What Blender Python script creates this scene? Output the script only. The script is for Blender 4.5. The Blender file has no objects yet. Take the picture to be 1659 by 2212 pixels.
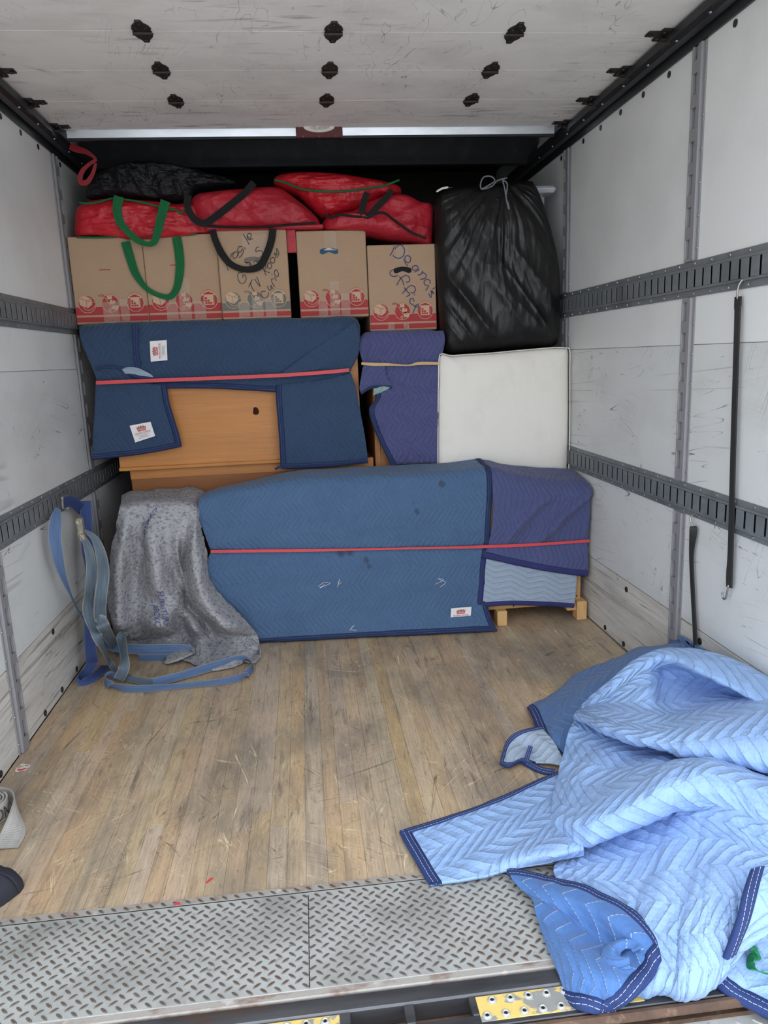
import bpy, math, random
import numpy as np
from mathutils import Matrix, Vector
random.seed(7); np.random.seed(7)
scene = bpy.context.scene
COL = scene.collection

# ------------------------------------------------------------------ camera
cam_d = bpy.data.cameras.new('camera'); cam = bpy.data.objects.new('camera', cam_d); COL.objects.link(cam)
cam_d.sensor_fit = 'HORIZONTAL'; cam_d.sensor_width = 36.0; cam_d.lens = 36.0 * 1594.19 / 1659
cam_d.clip_start = 0.02
_r = Vector((0.9932, -0.1095, -0.0389)); _f = Vector((0.0999, 0.9736, -0.2051)); _u = Vector((0.0604, 0.1998, 0.9779))
cam.matrix_world = Matrix(((_r.x, _u.x, -_f.x, -0.148), (_r.y, _u.y, -_f.y, 0.0), (_r.z, _u.z, -_f.z, 1.333), (0, 0, 0, 1)))
scene.camera = cam
# ------------------------------------------------------------------ overcast sky, exposure
world = bpy.data.worlds.new('overcast_sky'); scene.world = world; world.use_nodes = True
_bg = world.node_tree.nodes['Background']; _bg.inputs['Color'].default_value = (0.90, 0.96, 1.06, 1); _bg.inputs['Strength'].default_value = 2.6
scene.view_settings.view_transform = 'Standard'; scene.view_settings.look = 'None'
scene.view_settings.gamma = 1.0; scene.view_settings.use_curve_mapping = False
scene.view_settings.exposure = 0.34
scene.cycles.max_bounces = 10; scene.cycles.diffuse_bounces = 7

# ------------------------------------------------------------------ helpers
def hexc(h):
    h = h.lstrip('#'); o = []
    for i in (0, 2, 4):
        c = int(h[i:i+2], 16) / 255
        o.append(c / 12.92 if c <= .04045 else ((c + .055) / 1.055) ** 2.4)
    return (*o, 1)

class NT:
    def __init__(s, m):
        s.t = m.node_tree; s.t.nodes.clear()
    def n(s, kind, ins=None, **kw):
        nd = s.t.nodes.new(kind)
        for k, v in kw.items(): setattr(nd, k, v)
        for k, v in (ins or {}).items():
            if hasattr(v, 'is_linked'): s.t.links.new(v, nd.inputs[k])
            else: nd.inputs[k].default_value = v
        return nd
    def math(s, op, a, b=0.0, c=0.0):
        return s.n('ShaderNodeMath', {0: a, 1: b, 2: c}, operation=op).outputs[0]
    def mix(s, f, a, b, bt='MIX'):
        nd = s.n('ShaderNodeMix', data_type='RGBA', blend_type=bt)
        for i, v in ((0, f), (6, a), (7, b)):
            if hasattr(v, 'is_linked'): s.t.links.new(v, nd.inputs[i])
            else: nd.inputs[i].default_value = v
        return nd.outputs[2]
    def ramp(s, x, lo, hi, a=0.0, b=1.0):
        return s.n('ShaderNodeMapRange', {0: x, 1: lo, 2: hi, 3: a, 4: b}).outputs[0]

def mat(name, col, rough=.6, metal=0, layers=(), bump=None, rnd=0, coord='Object', spec=.5, alpha=1, coat=0, rrough=None):
    """layers: (colour, scale, stretch, lo, hi, strength[, 'line'|mask scale]) noise layers over the base colour"""
    m = bpy.data.materials.new(name); m.use_nodes = True; g = NT(m)
    tc = g.n('ShaderNodeTexCoord').outputs[coord]
    c = hexc(col)
    if rnd:
        oi = g.n('ShaderNodeObjectInfo').outputs['Random']
        hs = g.n('ShaderNodeHueSaturation', {'Color': c, 'Value': g.ramp(oi, 0, 1, 1 - rnd, 1 + rnd), 'Hue': g.ramp(g.math('FRACT', g.math('MULTIPLY', oi, 7.3)), 0, 1, .49, .508),
              'Saturation': g.ramp(g.math('FRACT', g.math('MULTIPLY', oi, 13.7)), 0, 1, .75, 1.15)})
        c = hs.outputs[0]
        off = g.n('ShaderNodeVectorMath', {0: tc, 1: g.n('ShaderNodeCombineXYZ', {0: 0., 1: g.math('MULTIPLY', oi, 30.), 2: g.math('MULTIPLY', oi, 17.)}).outputs[0]}, operation='ADD').outputs[0]
    def noise(scale, stretch, det=4, use=None, rgh=.6):
        mp = g.n('ShaderNodeMapping', {'Vector': use or tc, 'Scale': stretch}).outputs[0]
        return g.n('ShaderNodeTexNoise', {'Vector': mp, 'Scale': scale, 'Detail': det, 'Roughness': rgh}).outputs[0]
    for k, L in enumerate(layers):
        lc, sc, st, lo, hi, amt = L[:6]; kind = L[6] if len(L) > 6 else ''
        if kind == 'line':
            nz = noise(sc, st, 1.5)
            f = g.ramp(g.math('ABSOLUTE', g.math('SUBTRACT', nz, .5 + .03 * (k % 3))), lo, hi, 1, 0)
            f = g.math('MULTIPLY', f, g.ramp(noise(L[7], (1, 1, 1), 3), .5, .58))
        elif kind == 'wallscratch':      # the same on a side wall (marks running at st[2] degrees to the floor)
            mp = g.n('ShaderNodeMapping', {'Vector': tc, 'Rotation': (math.radians(st[2]), 0, 0), 'Location': (0, k * 3.1, k * 1.7)}).outputs[0]
            nz = noise(sc, (1, st[1], st[0]), 1, mp, .4)
            f = g.ramp(g.math('ABSOLUTE', g.math('SUBTRACT', nz, .5)), lo, hi, 1, 0)
            f = g.math('MULTIPLY', f, g.ramp(noise(L[7], (1, 1, 1), 2, mp), .54, .6))
        elif kind == 'scratch':          # long nearly straight marks running at st[2] degrees
            mp = g.n('ShaderNodeMapping', {'Vector': tc, 'Rotation': (0, 0, math.radians(st[2])), 'Location': (k * 3.1, k * 1.7, 0)}).outputs[0]
            nz = noise(sc, (st[0], st[1], 1), 1, mp, .4)
            f = g.ramp(g.math('ABSOLUTE', g.math('SUBTRACT', nz, .5)), lo, hi, 1, 0)
            f = g.math('MULTIPLY', f, g.ramp(noise(L[7], (1, 1, 1), 2, mp), .53, .6))
        else:
            f = g.ramp(noise(sc, st, 5, off if (rnd and kind == 'grain') else None), lo, hi)
            if kind == 'mask': f = g.math('MULTIPLY', f, g.ramp(noise(L[7], (1, 1, 1), 3), .48, .62))
        f = g.math('MULTIPLY', f, amt)
        c = g.mix(f, c, hexc(lc))
    p = g.n('ShaderNodeBsdfPrincipled', {'Base Color': c, 'Roughness': rough, 'Metallic': metal, 'Specular IOR Level': spec, 'Coat Weight': coat, 'Alpha': alpha})
    if rrough: g.t.links.new(g.ramp(noise(rrough[2], (1, 1, 1)), .35, .65, rrough[0], rrough[1]), p.inputs['Roughness'])
    if bump:
        h = noise(bump[0], bump[1], 6)
        b = g.n('ShaderNodeBump', {'Height': h, 'Strength': bump[3] if len(bump) > 3 else .6, 'Distance': bump[2]})
        g.t.links.new(b.outputs[0], p.inputs['Normal'])
    g.t.links.new(p.outputs[0], g.n('ShaderNodeOutputMaterial').inputs[0])
    return m

def quilt(name, col, thread, col2, amt=.35, s=.026, A=.051, P=.072, puff=.0032, line=.0011, dirt=None, rough=.85, crin=.0035, sheen=.15, swap=False, lineamt=.55, spots=()):
    m = bpy.data.materials.new(name); m.use_nodes = True; g = NT(m)
    uv = g.n('ShaderNodeTexCoord').outputs['UV']; ob = g.n('ShaderNodeTexCoord').outputs['Object']
    wob = g.n('ShaderNodeTexNoise', {'Vector': uv, 'Scale': 5.0, 'Detail': 2.0}).outputs['Color']
    uvw = g.n('ShaderNodeVectorMath', {0: uv, 1: g.n('ShaderNodeVectorMath', {0: wob, 1: (.012, .012, 0)}, operation='MULTIPLY').outputs[0]}, operation='ADD').outputs[0]
    sx = g.n('ShaderNodeSeparateXYZ', {0: uvw}); u, v = (sx.outputs[1], sx.outputs[0]) if swap else (sx.outputs[0], sx.outputs[1])
    w = g.math('ADD', u, g.math('MULTIPLY', g.math('PINGPONG', v, P), A / P))
    d = g.math('PINGPONG', w, s / 2)
    ln = g.ramp(d, line * .4, line, 1, 0)
    dash = g.ramp(g.math('PINGPONG', v, .0035), .0009, .0013)
    ln = g.math('MULTIPLY', ln, dash)
    fade = g.ramp(g.n('ShaderNodeTexNoise', {'Vector': uv, 'Scale': 7.0, 'Detail': 3.0}).outputs[0], .35, .6, .25, 1)
    ln2 = g.math('MULTIPLY', g.math('MULTIPLY', ln, fade), lineamt)
    hgt = g.math('POWER', g.ramp(d, 0, s / 2), .45)
    cr = g.n('ShaderNodeTexNoise', {'Vector': g.n('ShaderNodeMapping', {'Vector': uv, 'Scale': (1, 2.2, 1)}).outputs[0], 'Scale': 34.0, 'Detail': 4.0, 'Roughness': .55}).outputs[0]
    cr2 = g.n('ShaderNodeTexNoise', {'Vector': g.n('ShaderNodeMapping', {'Vector': uv, 'Scale': (3, 1, 1)}).outputs[0], 'Scale': 60.0, 'Detail': 2.0}).outputs[0]
    mot = g.ramp(g.n('ShaderNodeTexNoise', {'Vector': ob, 'Scale': 6.0, 'Detail': 5.0, 'Roughness': .65}).outputs[0], .35, .7)
    c = g.mix(g.math('MULTIPLY', mot, amt), hexc(col), hexc(col2))
    if dirt:
        dn = g.ramp(g.n('ShaderNodeTexNoise', {'Vector': ob, 'Scale': dirt[1], 'Detail': 6.0, 'Roughness': .7}).outputs[0], dirt[2], dirt[2] + .06)
        c = g.mix(g.math('MULTIPLY', dn, dirt[3]), c, hexc(dirt[0]))
    for (px_, py_, pz_, pr_) in spots:
        ds = g.n('ShaderNodeVectorMath', {0: ob, 1: (px_, py_, pz_)}, operation='DISTANCE').outputs['Value']
        sn = g.n('ShaderNodeTexNoise', {'Vector': ob, 'Scale': 45.0, 'Detail': 4.0}).outputs[0]
        c = g.mix(g.math('MULTIPLY', g.ramp(g.math('ADD', ds, g.math('MULTIPLY', sn, .03)), pr_ * .6 + .012, pr_ + .018, 1, 0), .75), c, hexc('#333d4c'))
    c = g.mix(ln2, c, hexc(thread))
    p = g.n('ShaderNodeBsdfPrincipled', {'Base Color': c, 'Roughness': rough, 'Specular IOR Level': .25, 'Sheen Weight': sheen})
    hh = g.math('ADD', g.math('MULTIPLY', hgt, puff), g.math('ADD', g.math('MULTIPLY', cr, crin), g.math('MULTIPLY', cr2, crin * .35)))
    b = g.n('ShaderNodeBump', {'Height': hh, 'Strength': 1.0, 'Distance': 1.0})
    g.t.links.new(b.outputs[0], p.inputs['Normal'])
    g.t.links.new(p.outputs[0], g.n('ShaderNodeOutputMaterial').inputs[0])
    return m

def webbing(name, col, col2, stitch=None, ribs=900, edge=None, rough=.75):
    m = bpy.data.materials.new(name); m.use_nodes = True; g = NT(m)
    uv = g.n('ShaderNodeTexCoord').outputs['UV']; sx = g.n('ShaderNodeSeparateXYZ', {0: uv}); u, v = sx.outputs[0], sx.outputs[1]
    nz = g.n('ShaderNodeTexNoise', {'Vector': uv, 'Scale': 9.0, 'Detail': 4.0}).outputs[0]
    c = g.mix(g.ramp(nz, .35, .7), hexc(col), hexc(col2))
    if edge:
        e = g.ramp(g.math('ABSOLUTE', g.math('SUBTRACT', v, .5)), .40, .47)
        c = g.mix(g.math('MULTIPLY', e, .7), c, hexc(edge))
    if stitch:
        a = g.ramp(g.math('ABSOLUTE', g.math('SUBTRACT', g.math('ABSOLUTE', g.math('SUBTRACT', v, .5)), .20)), .010, .020, 1, 0)
        a = g.math('MULTIPLY', a, g.ramp(g.math('PINGPONG', u, .005), .0009, .0015))
        c = g.mix(g.math('MULTIPLY', a, .8), c, hexc(stitch))
    p = g.n('ShaderNodeBsdfPrincipled', {'Base Color': c, 'Roughness': rough, 'Specular IOR Level': .3})
    h = g.math('ADD', g.math('MULTIPLY', g.math('SINE', g.math('MULTIPLY', u, ribs * 3)), .00025), g.math('MULTIPLY', nz, .002))
    b = g.n('ShaderNodeBump', {'Height': h, 'Strength': .8, 'Distance': 1.0})
    g.t.links.new(b.outputs[0], p.inputs['Normal'])
    g.t.links.new(p.outputs[0], g.n('ShaderNodeOutputMaterial').inputs[0])
    return m

def props(o, label=None, cat=None, group=None, kind=None):
    if label: o['label'] = label
    if cat: o['category'] = cat
    if group: o['group'] = group
    if kind: o['kind'] = kind
    return o

ROOT = {}
def thing(name, label, cat, loc, group=None):
    o = bpy.data.objects.new(name, None); COL.objects.link(o); o.location = loc; o.empty_display_size = .05
    ROOT[o] = np.array(loc, float)
    return props(o, label, cat, group)

def mesh(name, V, F, m, parent=None, uv=None, smooth=False, loc=None, mids=None, **pr):
    V = np.asarray(V, float).reshape(-1, 3)
    off = ROOT[parent] if parent is not None else np.array(loc if loc is not None else (0, 0, 0), float)
    me = bpy.data.meshes.new(name)
    me.from_pydata((V - off).tolist(), [], [list(map(int, f)) for f in F])
    ms = m if isinstance(m, (list, tuple)) else [m]
    for q in ms: me.materials.append(q)
    if mids is not None: me.polygons.foreach_set('material_index', np.asarray(mids, np.int32))
    if smooth: me.polygons.foreach_set('use_smooth', np.ones(len(me.polygons), bool))
    if uv is not None:
        l = me.uv_layers.new(name='UVMap'); li = np.empty(len(me.loops), np.int32); me.loops.foreach_get('vertex_index', li)
        l.data.foreach_set('uv', np.asarray(uv, float)[li].ravel())
    me.update()
    o = bpy.data.objects.new(name, me); COL.objects.link(o)
    if parent is not None: o.parent = parent
    else: o.location = off
    ROOT[o] = off
    return props(o, **pr)

class MB:
    def __init__(s): s.V = []; s.F = []; s.M = []; s.n = 0
    def add(s, V, F, mid=0):
        V = np.asarray(V, float).reshape(-1, 3); s.V.append(V)
        for f in F: s.F.append([i + s.n for i in f]); s.M.append(mid)
        s.n += len(V); return s
    def box(s, lo, hi, b=0., mid=0):
        lo = np.array(lo, float); hi = np.array(hi, float); lo, hi = np.minimum(lo, hi), np.maximum(lo, hi)
        if b <= 0:
            V = [[(lo, hi)[i][0], (lo, hi)[j][1], (lo, hi)[k][2]] for i in (0, 1) for j in (0, 1) for k in (0, 1)]
            return s.add(V, [(0, 1, 3, 2), (4, 6, 7, 5), (0, 4, 5, 1), (2, 3, 7, 6), (0, 2, 6, 4), (1, 5, 7, 3)], mid)
        b = min(b, .49 * (hi - lo).min()); V = []; ix = {}
        for i in (0, 1):
            for j in (0, 1):
                for k in (0, 1):
                    for a in range(3):
                        p = np.array([(lo, hi)[i][0], (lo, hi)[j][1], (lo, hi)[k][2]])
                        for q in range(3):
                            if q != a: p[q] += b if (i, j, k)[q] == 0 else -b
                        ix[i, j, k, a] = len(V); V.append(p)
        F = []
        for a in range(3):
            o = [q for q in range(3) if q != a]
            for e in (0, 1):
                f = []
                for (x, y) in ((0, 0), (1, 0), (1, 1), (0, 1)):
                    t = [0, 0, 0]; t[a] = e; t[o[0]] = x; t[o[1]] = y; f.append(ix[(*t, a)])
                F.append(f)
        for a in range(3):
            o = [q for q in range(3) if q != a]
            for x in (0, 1):
                for y in (0, 1):
                    t0 = [0, 0, 0]; t1 = [0, 0, 0]; t0[o[0]] = t1[o[0]] = x; t0[o[1]] = t1[o[1]] = y; t1[a] = 1
                    F.append([ix[(*t0, o[0])], ix[(*t0, o[1])], ix[(*t1, o[1])], ix[(*t1, o[0])]])
        for i in (0, 1):
            for j in (0, 1):
                for k in (0, 1): F.append([ix[i, j, k, 0], ix[i, j, k, 1], ix[i, j, k, 2]])
        return s.add(V, F, mid)
    def tube(s, P, r, n=8, mid=0, cap=True):
        P = np.asarray(P, float); k = len(P); T = np.gradient(P, axis=0); T /= np.linalg.norm(T, axis=1)[:, None] + 1e-9
        ref = np.array([0, 0, 1.]) if abs(T[0][2]) < .9 else np.array([1., 0, 0]); V = []
        r = np.broadcast_to(np.asarray(r, float), (k,))
        A = np.cross(T[0], ref); A /= np.linalg.norm(A)
        for i in range(k):
            A = A - T[i] * (A @ T[i]); A /= np.linalg.norm(A) + 1e-9; B = np.cross(T[i], A)
            for j in range(n):
                t = 2 * math.pi * j / n; V.append(P[i] + r[i] * (math.cos(t) * A + math.sin(t) * B))
        F = [(i * n + j, i * n + (j + 1) % n, (i + 1) * n + (j + 1) % n, (i + 1) * n + j) for i in range(k - 1) for j in range(n)]
        if cap: F += [list(range(n))[::-1], [(k - 1) * n + j for j in range(n)]]
        return s.add(V, F, mid)
    def cyl(s, c, ax, r, h, n=14, mid=0, r2=None):
        c = np.array(c, float); ax = np.array(ax, float); ax /= np.linalg.norm(ax)
        return s.tube([c, c + ax * h], [r, r if r2 is None else r2], n, mid)
    def dome(s, c, ax, r, h, n=8, mid=0):
        c = np.array(c, float); ax = np.array(ax, float)
        return s.tube([c, c + ax * h * .6, c + ax * h], [r, r * .85, r * .35], n, mid)
    def build(s, name, m, parent=None, smooth=False, **kw):
        return mesh(name, np.concatenate(s.V), s.F, m, parent, smooth=smooth, mids=s.M if isinstance(m, (list, tuple)) else None, **kw)

def crom(P, n, closed=False):
    """Catmull-Rom along axis 0"""
    P = np.asarray(P, float); k = len(P)
    t = np.linspace(0, k if closed else k - 1, n, endpoint=not closed)
    i = np.minimum(t.astype(int), k - 1 if closed else max(k - 2, 0)); f = (t - i).reshape((-1,) + (1,) * (P.ndim - 1))
    if closed: g = lambda q: P[q % k]
    else:
        E = np.concatenate([[2 * P[0] - P[1]], P, [2 * P[-1] - P[-2]]]); g = lambda q: E[q + 1]
    a, b, c, d = g(i - 1), g(i), g(i + 1), g(i + 2)
    return .5 * (2 * b + (c - a) * f + (2 * a - 5 * b + 4 * c - d) * f ** 2 + (3 * b - a - 3 * c + d) * f ** 3)

def _h(ix, seed):
    x = (ix[..., 0] * 374761393 + ix[..., 1] * 668265263 + ix[..., 2] * 2147483647 + seed * 974634777) & 0xFFFFFFFF
    x = ((x ^ (x >> 13)) * 1274126177) & 0xFFFFFFFF
    return ((x ^ (x >> 16)) & 0xFFFF) / 65535.0
def vnoise(P, seed=0):
    P = np.asarray(P, float); i = np.floor(P).astype(np.int64); f = P - i; f = f * f * f * (f * (f * 6 - 15) + 10); r = 0
    for a in (0, 1):
        for b in (0, 1):
            for c in (0, 1):
                w = (f[..., 0] if a else 1 - f[..., 0]) * (f[..., 1] if b else 1 - f[..., 1]) * (f[..., 2] if c else 1 - f[..., 2])
                r = r + w * _h(i + np.array([a, b, c]), seed)
    return r * 2 - 1
def fbm(P, oct=3, seed=0):
    P = np.asarray(P, float)
    return sum(vnoise(P * 2 ** k, seed + k) * .5 ** k for k in range(oct))
def ridged(P, oct=2, seed=0):
    P = np.asarray(P, float)
    return sum((1 - 2 * np.abs(vnoise(P * 2 ** k, seed + k))) * .5 ** k for k in range(oct))

def surf(rows, n, m):
    R = np.array([crom(np.array(r, float), m) for r in rows]); return crom(R, n)
def gnormal(S):
    N = np.cross(np.gradient(S, axis=1), np.gradient(S, axis=0)); return N / (np.linalg.norm(N, axis=2)[..., None] + 1e-9)
def arcuv(S):
    du = np.linalg.norm(np.diff(S, axis=1), axis=2); dv = np.linalg.norm(np.diff(S, axis=0), axis=2)
    U = np.concatenate([np.zeros((len(S), 1)), np.cumsum(du, 1)], 1); V = np.concatenate([np.zeros((1, S.shape[1])), np.cumsum(dv, 0)], 0)
    U = U - U.mean(1, keepdims=True) ; return U, V
def wrinkle(S, amp, freq, seed=0, st=(1, 1), kind='fbm', oct=3):
    U, V = arcuv(S); P = np.stack([U * freq * st[0], V * freq * st[1], np.zeros_like(U) + seed * .37], -1)
    return S + gnormal(S) * ((fbm if kind == 'fbm' else ridged)(P, oct, seed) * amp)[..., None]
def cloth(name, S, m, parent=None, th=.008, uvo=(0, 0), even=False, **kw):
    n, k = S.shape[:2]; N = gnormal(S); A = (S + N * th / 2).reshape(-1, 3); B = (S - N * th / 2).reshape(-1, 3)
    g = np.arange(n * k).reshape(n, k)
    q = np.stack([g[:-1, :-1], g[:-1, 1:], g[1:, 1:], g[1:, :-1]], -1).reshape(-1, 4)
    e = np.concatenate([g[0, :], g[1:, -1], g[-1, :-1][::-1], g[1:-1, 0][::-1]]); e2 = np.roll(e, -1); o = n * k
    F = np.concatenate([q[:, ::-1], q + o, np.stack([e, e2, e2 + o, e + o], -1)])
    U, W = arcuv(S)
    if even: U = U * 0 + U.mean(0, keepdims=True); W = W * 0 + W.mean(1, keepdims=True)
    uv = np.stack([U + uvo[0], W + uvo[1]], -1).reshape(-1, 2); uv = np.concatenate([uv, uv])
    return mesh(name, np.concatenate([A, B]), F, m, parent, uv=uv, smooth=True, **kw)
def binding(S, side, m, parent=None, w=.026, th=.012, name='binding', rng=(0, 1), **kw):
    if side == 'top': G = S
    elif side == 'bottom': G = S[::-1]
    elif side == 'left': G = S.transpose(1, 0, 2)
    else: G = S[:, ::-1].transpose(1, 0, 2)
    a, b = int(rng[0] * (G.shape[1] - 1)), int(rng[1] * (G.shape[1] - 1)) + 1; G = G[:, a:b]
    N = gnormal(G); k = G.shape[1]
    D = np.concatenate([np.zeros((1, k)), np.cumsum(np.linalg.norm(np.diff(G, axis=0), axis=2), 0)], 0)
    def at(s):
        o = np.empty((k, 3)); nn = np.empty((k, 3))
        for c in range(3):
            for j in range(k): o[j, c] = np.interp(s, D[:, j], G[:, j, c]); nn[j, c] = np.interp(s, D[:, j], N[:, j, c])
        return o, nn
    p0, n0 = at(0); pm, nm = at(w * .5); p1, n1 = at(w)
    out = p0 - (pm - p0) / (np.linalg.norm(pm - p0, axis=1)[:, None] + 1e-9) * .003
    h = th / 2
    sec = [p1 + n1 * h * .85, pm + nm * h * 1.15, p0 + n0 * h, out, p0 - n0 * h, pm - nm * h * 1.15, p1 - n1 * h * .85]
    vv = [1, .5, .05, 0, .05, .5, 1]
    V = np.stack(sec, 1).reshape(-1, 3); c = len(sec)
    L = np.concatenate([[0], np.cumsum(np.linalg.norm(np.diff(p0, axis=0), axis=1))])
    uv = np.stack([np.repeat(L, c), np.tile(vv, k)], -1)
    F = [(i * c + j, i * c + (j + 1) % c, (i + 1) * c + (j + 1) % c, (i + 1) * c + j) for i in range(k - 1) for j in range(c)]
    F += [list(range(c)), [(k - 1) * c + j for j in range(c)][::-1]]
    return mesh(name, V, F, m, parent, uv=uv, smooth=True, **kw)
def ribbon(name, pts, w, m, parent=None, nrm=(0, -1, 0), th=.0024, n=60, closed=False, smooth=True, **kw):
    """flat strap through pts; nrm is one facing or one per control point"""
    P = crom(np.array(pts, float), n, closed); nn = np.array(nrm, float)
    N = np.tile(nn, (n, 1)) if nn.ndim == 1 else crom(nn, n, closed)
    ww = np.full(n, w) if np.isscalar(w) else crom(np.array(w, float), n)
    T = np.gradient(P, axis=0); T /= np.linalg.norm(T, axis=1)[:, None] + 1e-9
    W = np.cross(T, N); W /= np.linalg.norm(W, axis=1)[:, None] + 1e-9; N = np.cross(W, T)
    V = np.stack([P - W * ww[:, None] / 2 + N * th / 2, P + W * ww[:, None] / 2 + N * th / 2, P + W * ww[:, None] / 2 - N * th / 2, P - W * ww[:, None] / 2 - N * th / 2], 1).reshape(-1, 3)
    L = np.concatenate([[0], np.cumsum(np.linalg.norm(np.diff(P, axis=0), axis=1))]); uv = np.stack([np.repeat(L, 4), np.tile([0, 1, 1, 0], n)], -1)
    F = [(i * 4 + j, i * 4 + (j + 1) % 4, (i + 1) * 4 + (j + 1) % 4, (i + 1) * 4 + j) for i in range(n - 1) for j in range(4)]
    F += [[3, 2, 1, 0], [(n - 1) * 4 + j for j in range(4)]]
    return mesh(name, V, F, m, parent, uv=uv, **kw)
def blob(name, outline, Yc, df, db, m, parent=None, n=150, rings=34, p=2.6, disp=None, smooth=True, shear=None, rest=None, **kw):
    """soft body from a closed (x, z) outline, bulging df towards the opening and db away from it"""
    O = crom(np.array(outline, float), n, True); c = O.mean(0); V = []; uv = []
    rr = 1 - (1 - np.linspace(0, 1, rings)) ** 1.6
    R = rr[1:]
    Xf = c[0] + R[:, None] * (O[:, 0] - c[0]); Zf = c[1] + R[:, None] * (O[:, 1] - c[1])
    hz = (1 - R ** p) ** .5
    Yf = Yc - df * hz[:, None] + 0 * Xf; Yb = Yc + db * hz[:, None] + 0 * Xf
    Fr = np.stack([Xf, Yf, Zf], -1); Bk = np.stack([Xf, Yb, Zf], -1)[:-1]
    if shear is not None: Fr[..., 1] += shear(Fr); Bk[..., 1] += shear(Bk)
    if disp is not None: Fr = Fr + np.array([0, -1., 0]) * (disp(Fr[..., 0], Fr[..., 2], R[:, None] + 0 * Xf) * (1 - R ** 6)[:, None])[..., None]
    cf = Fr[0].mean(0); cb = Bk[0].mean(0)
    V = np.concatenate([[cf], Fr.reshape(-1, 3), [cb], Bk.reshape(-1, 3)])
    if rest is not None:                      # lies on the boxes behind yr instead of sinking into them
        yr, zr = rest; V[:, 2] = np.where(V[:, 1] > yr, np.maximum(V[:, 2], zr(V[:, 0]) if callable(zr) else zr), V[:, 2])
    k = rings - 1; f = lambda i, j: 1 + i * n + j % n; o = 1 + k * n; b = lambda i, j: o + 1 + i * n + j % n
    F = [(0, f(0, j), f(0, j + 1)) for j in range(n)] + [(f(i, j), f(i + 1, j), f(i + 1, j + 1), f(i, j + 1)) for i in range(k - 1) for j in range(n)]
    F += [(o, b(0, j + 1), b(0, j)) for j in range(n)] + [(b(i, j + 1), b(i + 1, j + 1), b(i + 1, j), b(i, j)) for i in range(k - 2) for j in range(n)]
    F += [(f(k - 1, j), b(k - 2, j), b(k - 2, j + 1), f(k - 1, j + 1)) for j in range(n)]
    return mesh(name, V, F, m, parent, uv=V[:, [0, 2]], smooth=smooth, **kw)
def strokes2d(lines, w, smooth=True):
    """flat pen strokes in a 2D frame -> verts, faces"""
    V = []; F = []
    for L in lines:
        P = np.array(L, float)
        if smooth and len(P) > 2: P = crom(P, len(P) * 5)
        T = np.gradient(P, axis=0); T /= np.linalg.norm(T, axis=1)[:, None] + 1e-9; N = np.stack([-T[:, 1], T[:, 0]], -1) * w / 2
        P = P.copy(); P[0] -= T[0] * w / 2; P[-1] += T[-1] * w / 2
        b = len(V)
        for q, nn in zip(P, N): V += [q + nn, q - nn]
        F += [(b + 2 * i, b + 2 * i + 1, b + 2 * i + 3, b + 2 * i + 2) for i in range(len(P) - 1)]
    return V, F
def text2d(s, size=1.0, align='CENTER'):
    cu = bpy.data.curves.new('t', 'FONT'); cu.body = s; cu.size = size; cu.align_x = align; cu.align_y = 'CENTER'; cu.resolution_u = 2
    o = bpy.data.objects.new('t', cu); COL.objects.link(o)
    bpy.context.view_layer.update()
    me = bpy.data.meshes.new_from_object(o.evaluated_get(bpy.context.evaluated_depsgraph_get()))
    V = [(v.co.x, v.co.y) for v in me.vertices]; F = [list(p.vertices) for p in me.polygons]
    bpy.data.objects.remove(o); bpy.data.curves.remove(cu); bpy.data.meshes.remove(me)
    return np.array(V), F

# ------------------------------------------------------------------ materials of the setting
M = {}
M['panel'] = mat('white_wall_panel', '#e2e3e0', .42, layers=[('#b9bab6', 2.2, (1, 1, 1), .45, .75, .35), ('#8f8d86', 9, (1, 6, 14), .66, .70, .5, 'mask', 2.1)], bump=(40, (1, 1, 1), .001))
M['panel_low'] = mat('white_scuffed_panel', '#d6d8d6', .5, layers=[('#aaa9a3', 2.0, (1, 1, 2), .45, .8, .45), ('#6f6b64', 6, (1, 2.2, 14), .655, .69, .75, 'mask', 1.7), ('#57534d', 4, (5, .3, 8), .0012, .005, .8, 'wallscratch', 2.6), ('#4a4641', 5.5, (5, .35, -14), .001, .004, .75, 'wallscratch', 3.4), ('#5b5751', 5, (4, .4, 62), .001, .0035, .7, 'wallscratch', 3.6), ('#8d8982', 2.2, (6, .12, 3), .004, .02, .45, 'wallscratch', 1.5), ('#3d3934', 30, (1, 1, 2.5), .72, .75, .8, 'mask', 2.7)], bump=(30, (1, 1, 1), .0015))
M['kick'] = mat('worn_white_kick_board', '#d2cfc8', .7, layers=[('#a39c90', 4, (1, .5, 3), .42, .72, .6), ('#7d766b', 7, (1, .18, 8), .56, .66, .7), ('#5d574e', 16, (1, .22, 6), .60, .67, .8, 'mask', 2.0), ('#3f3a34', 5, (7, .2, 2), .001, .006, .9, 'wallscratch', 2.2), ('#3f3a34', 6, (6, .3, -9), .001, .004, .8, 'wallscratch', 3.0), ('#6d665c', 30, (1, .8, 1.6), .60, .68, .6, 'mask', 3.0)], bump=(14, (1, .4, 5), .004, .9))
M['track'] = mat('grey_painted_track_steel', '#74797b', .45, .1, layers=[('#8e9295', 12, (1, 1, 3), .55, .75, .45), ('#3c3f41', 5, (1, 1, 1), .5, .75, .5)], bump=(60, (1, 1, 1), .0006))
M['track_dark'] = mat('slot_shade_and_dark_joint', '#1b1c1d', .8)  # dark fill stands in for shade in slots, seams and nub holes
M['post'] = mat('grey_post_steel', '#8c8b8d', .5, .05, layers=[('#6c6c70', 8, (1, 1, .4), .5, .8, .5)], bump=(50, (1, 1, 1), .0006))
M['rivet'] = mat('rivet_steel', '#9a9a9c', .35, .8)
M['black_steel'] = mat('black_painted_steel', '#2c2d30', .38, .3, layers=[('#4a4b4e', 7, (1, .3, 1), .5, .75, .5)], bump=(50, (1, 1, 1), .0006))
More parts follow.
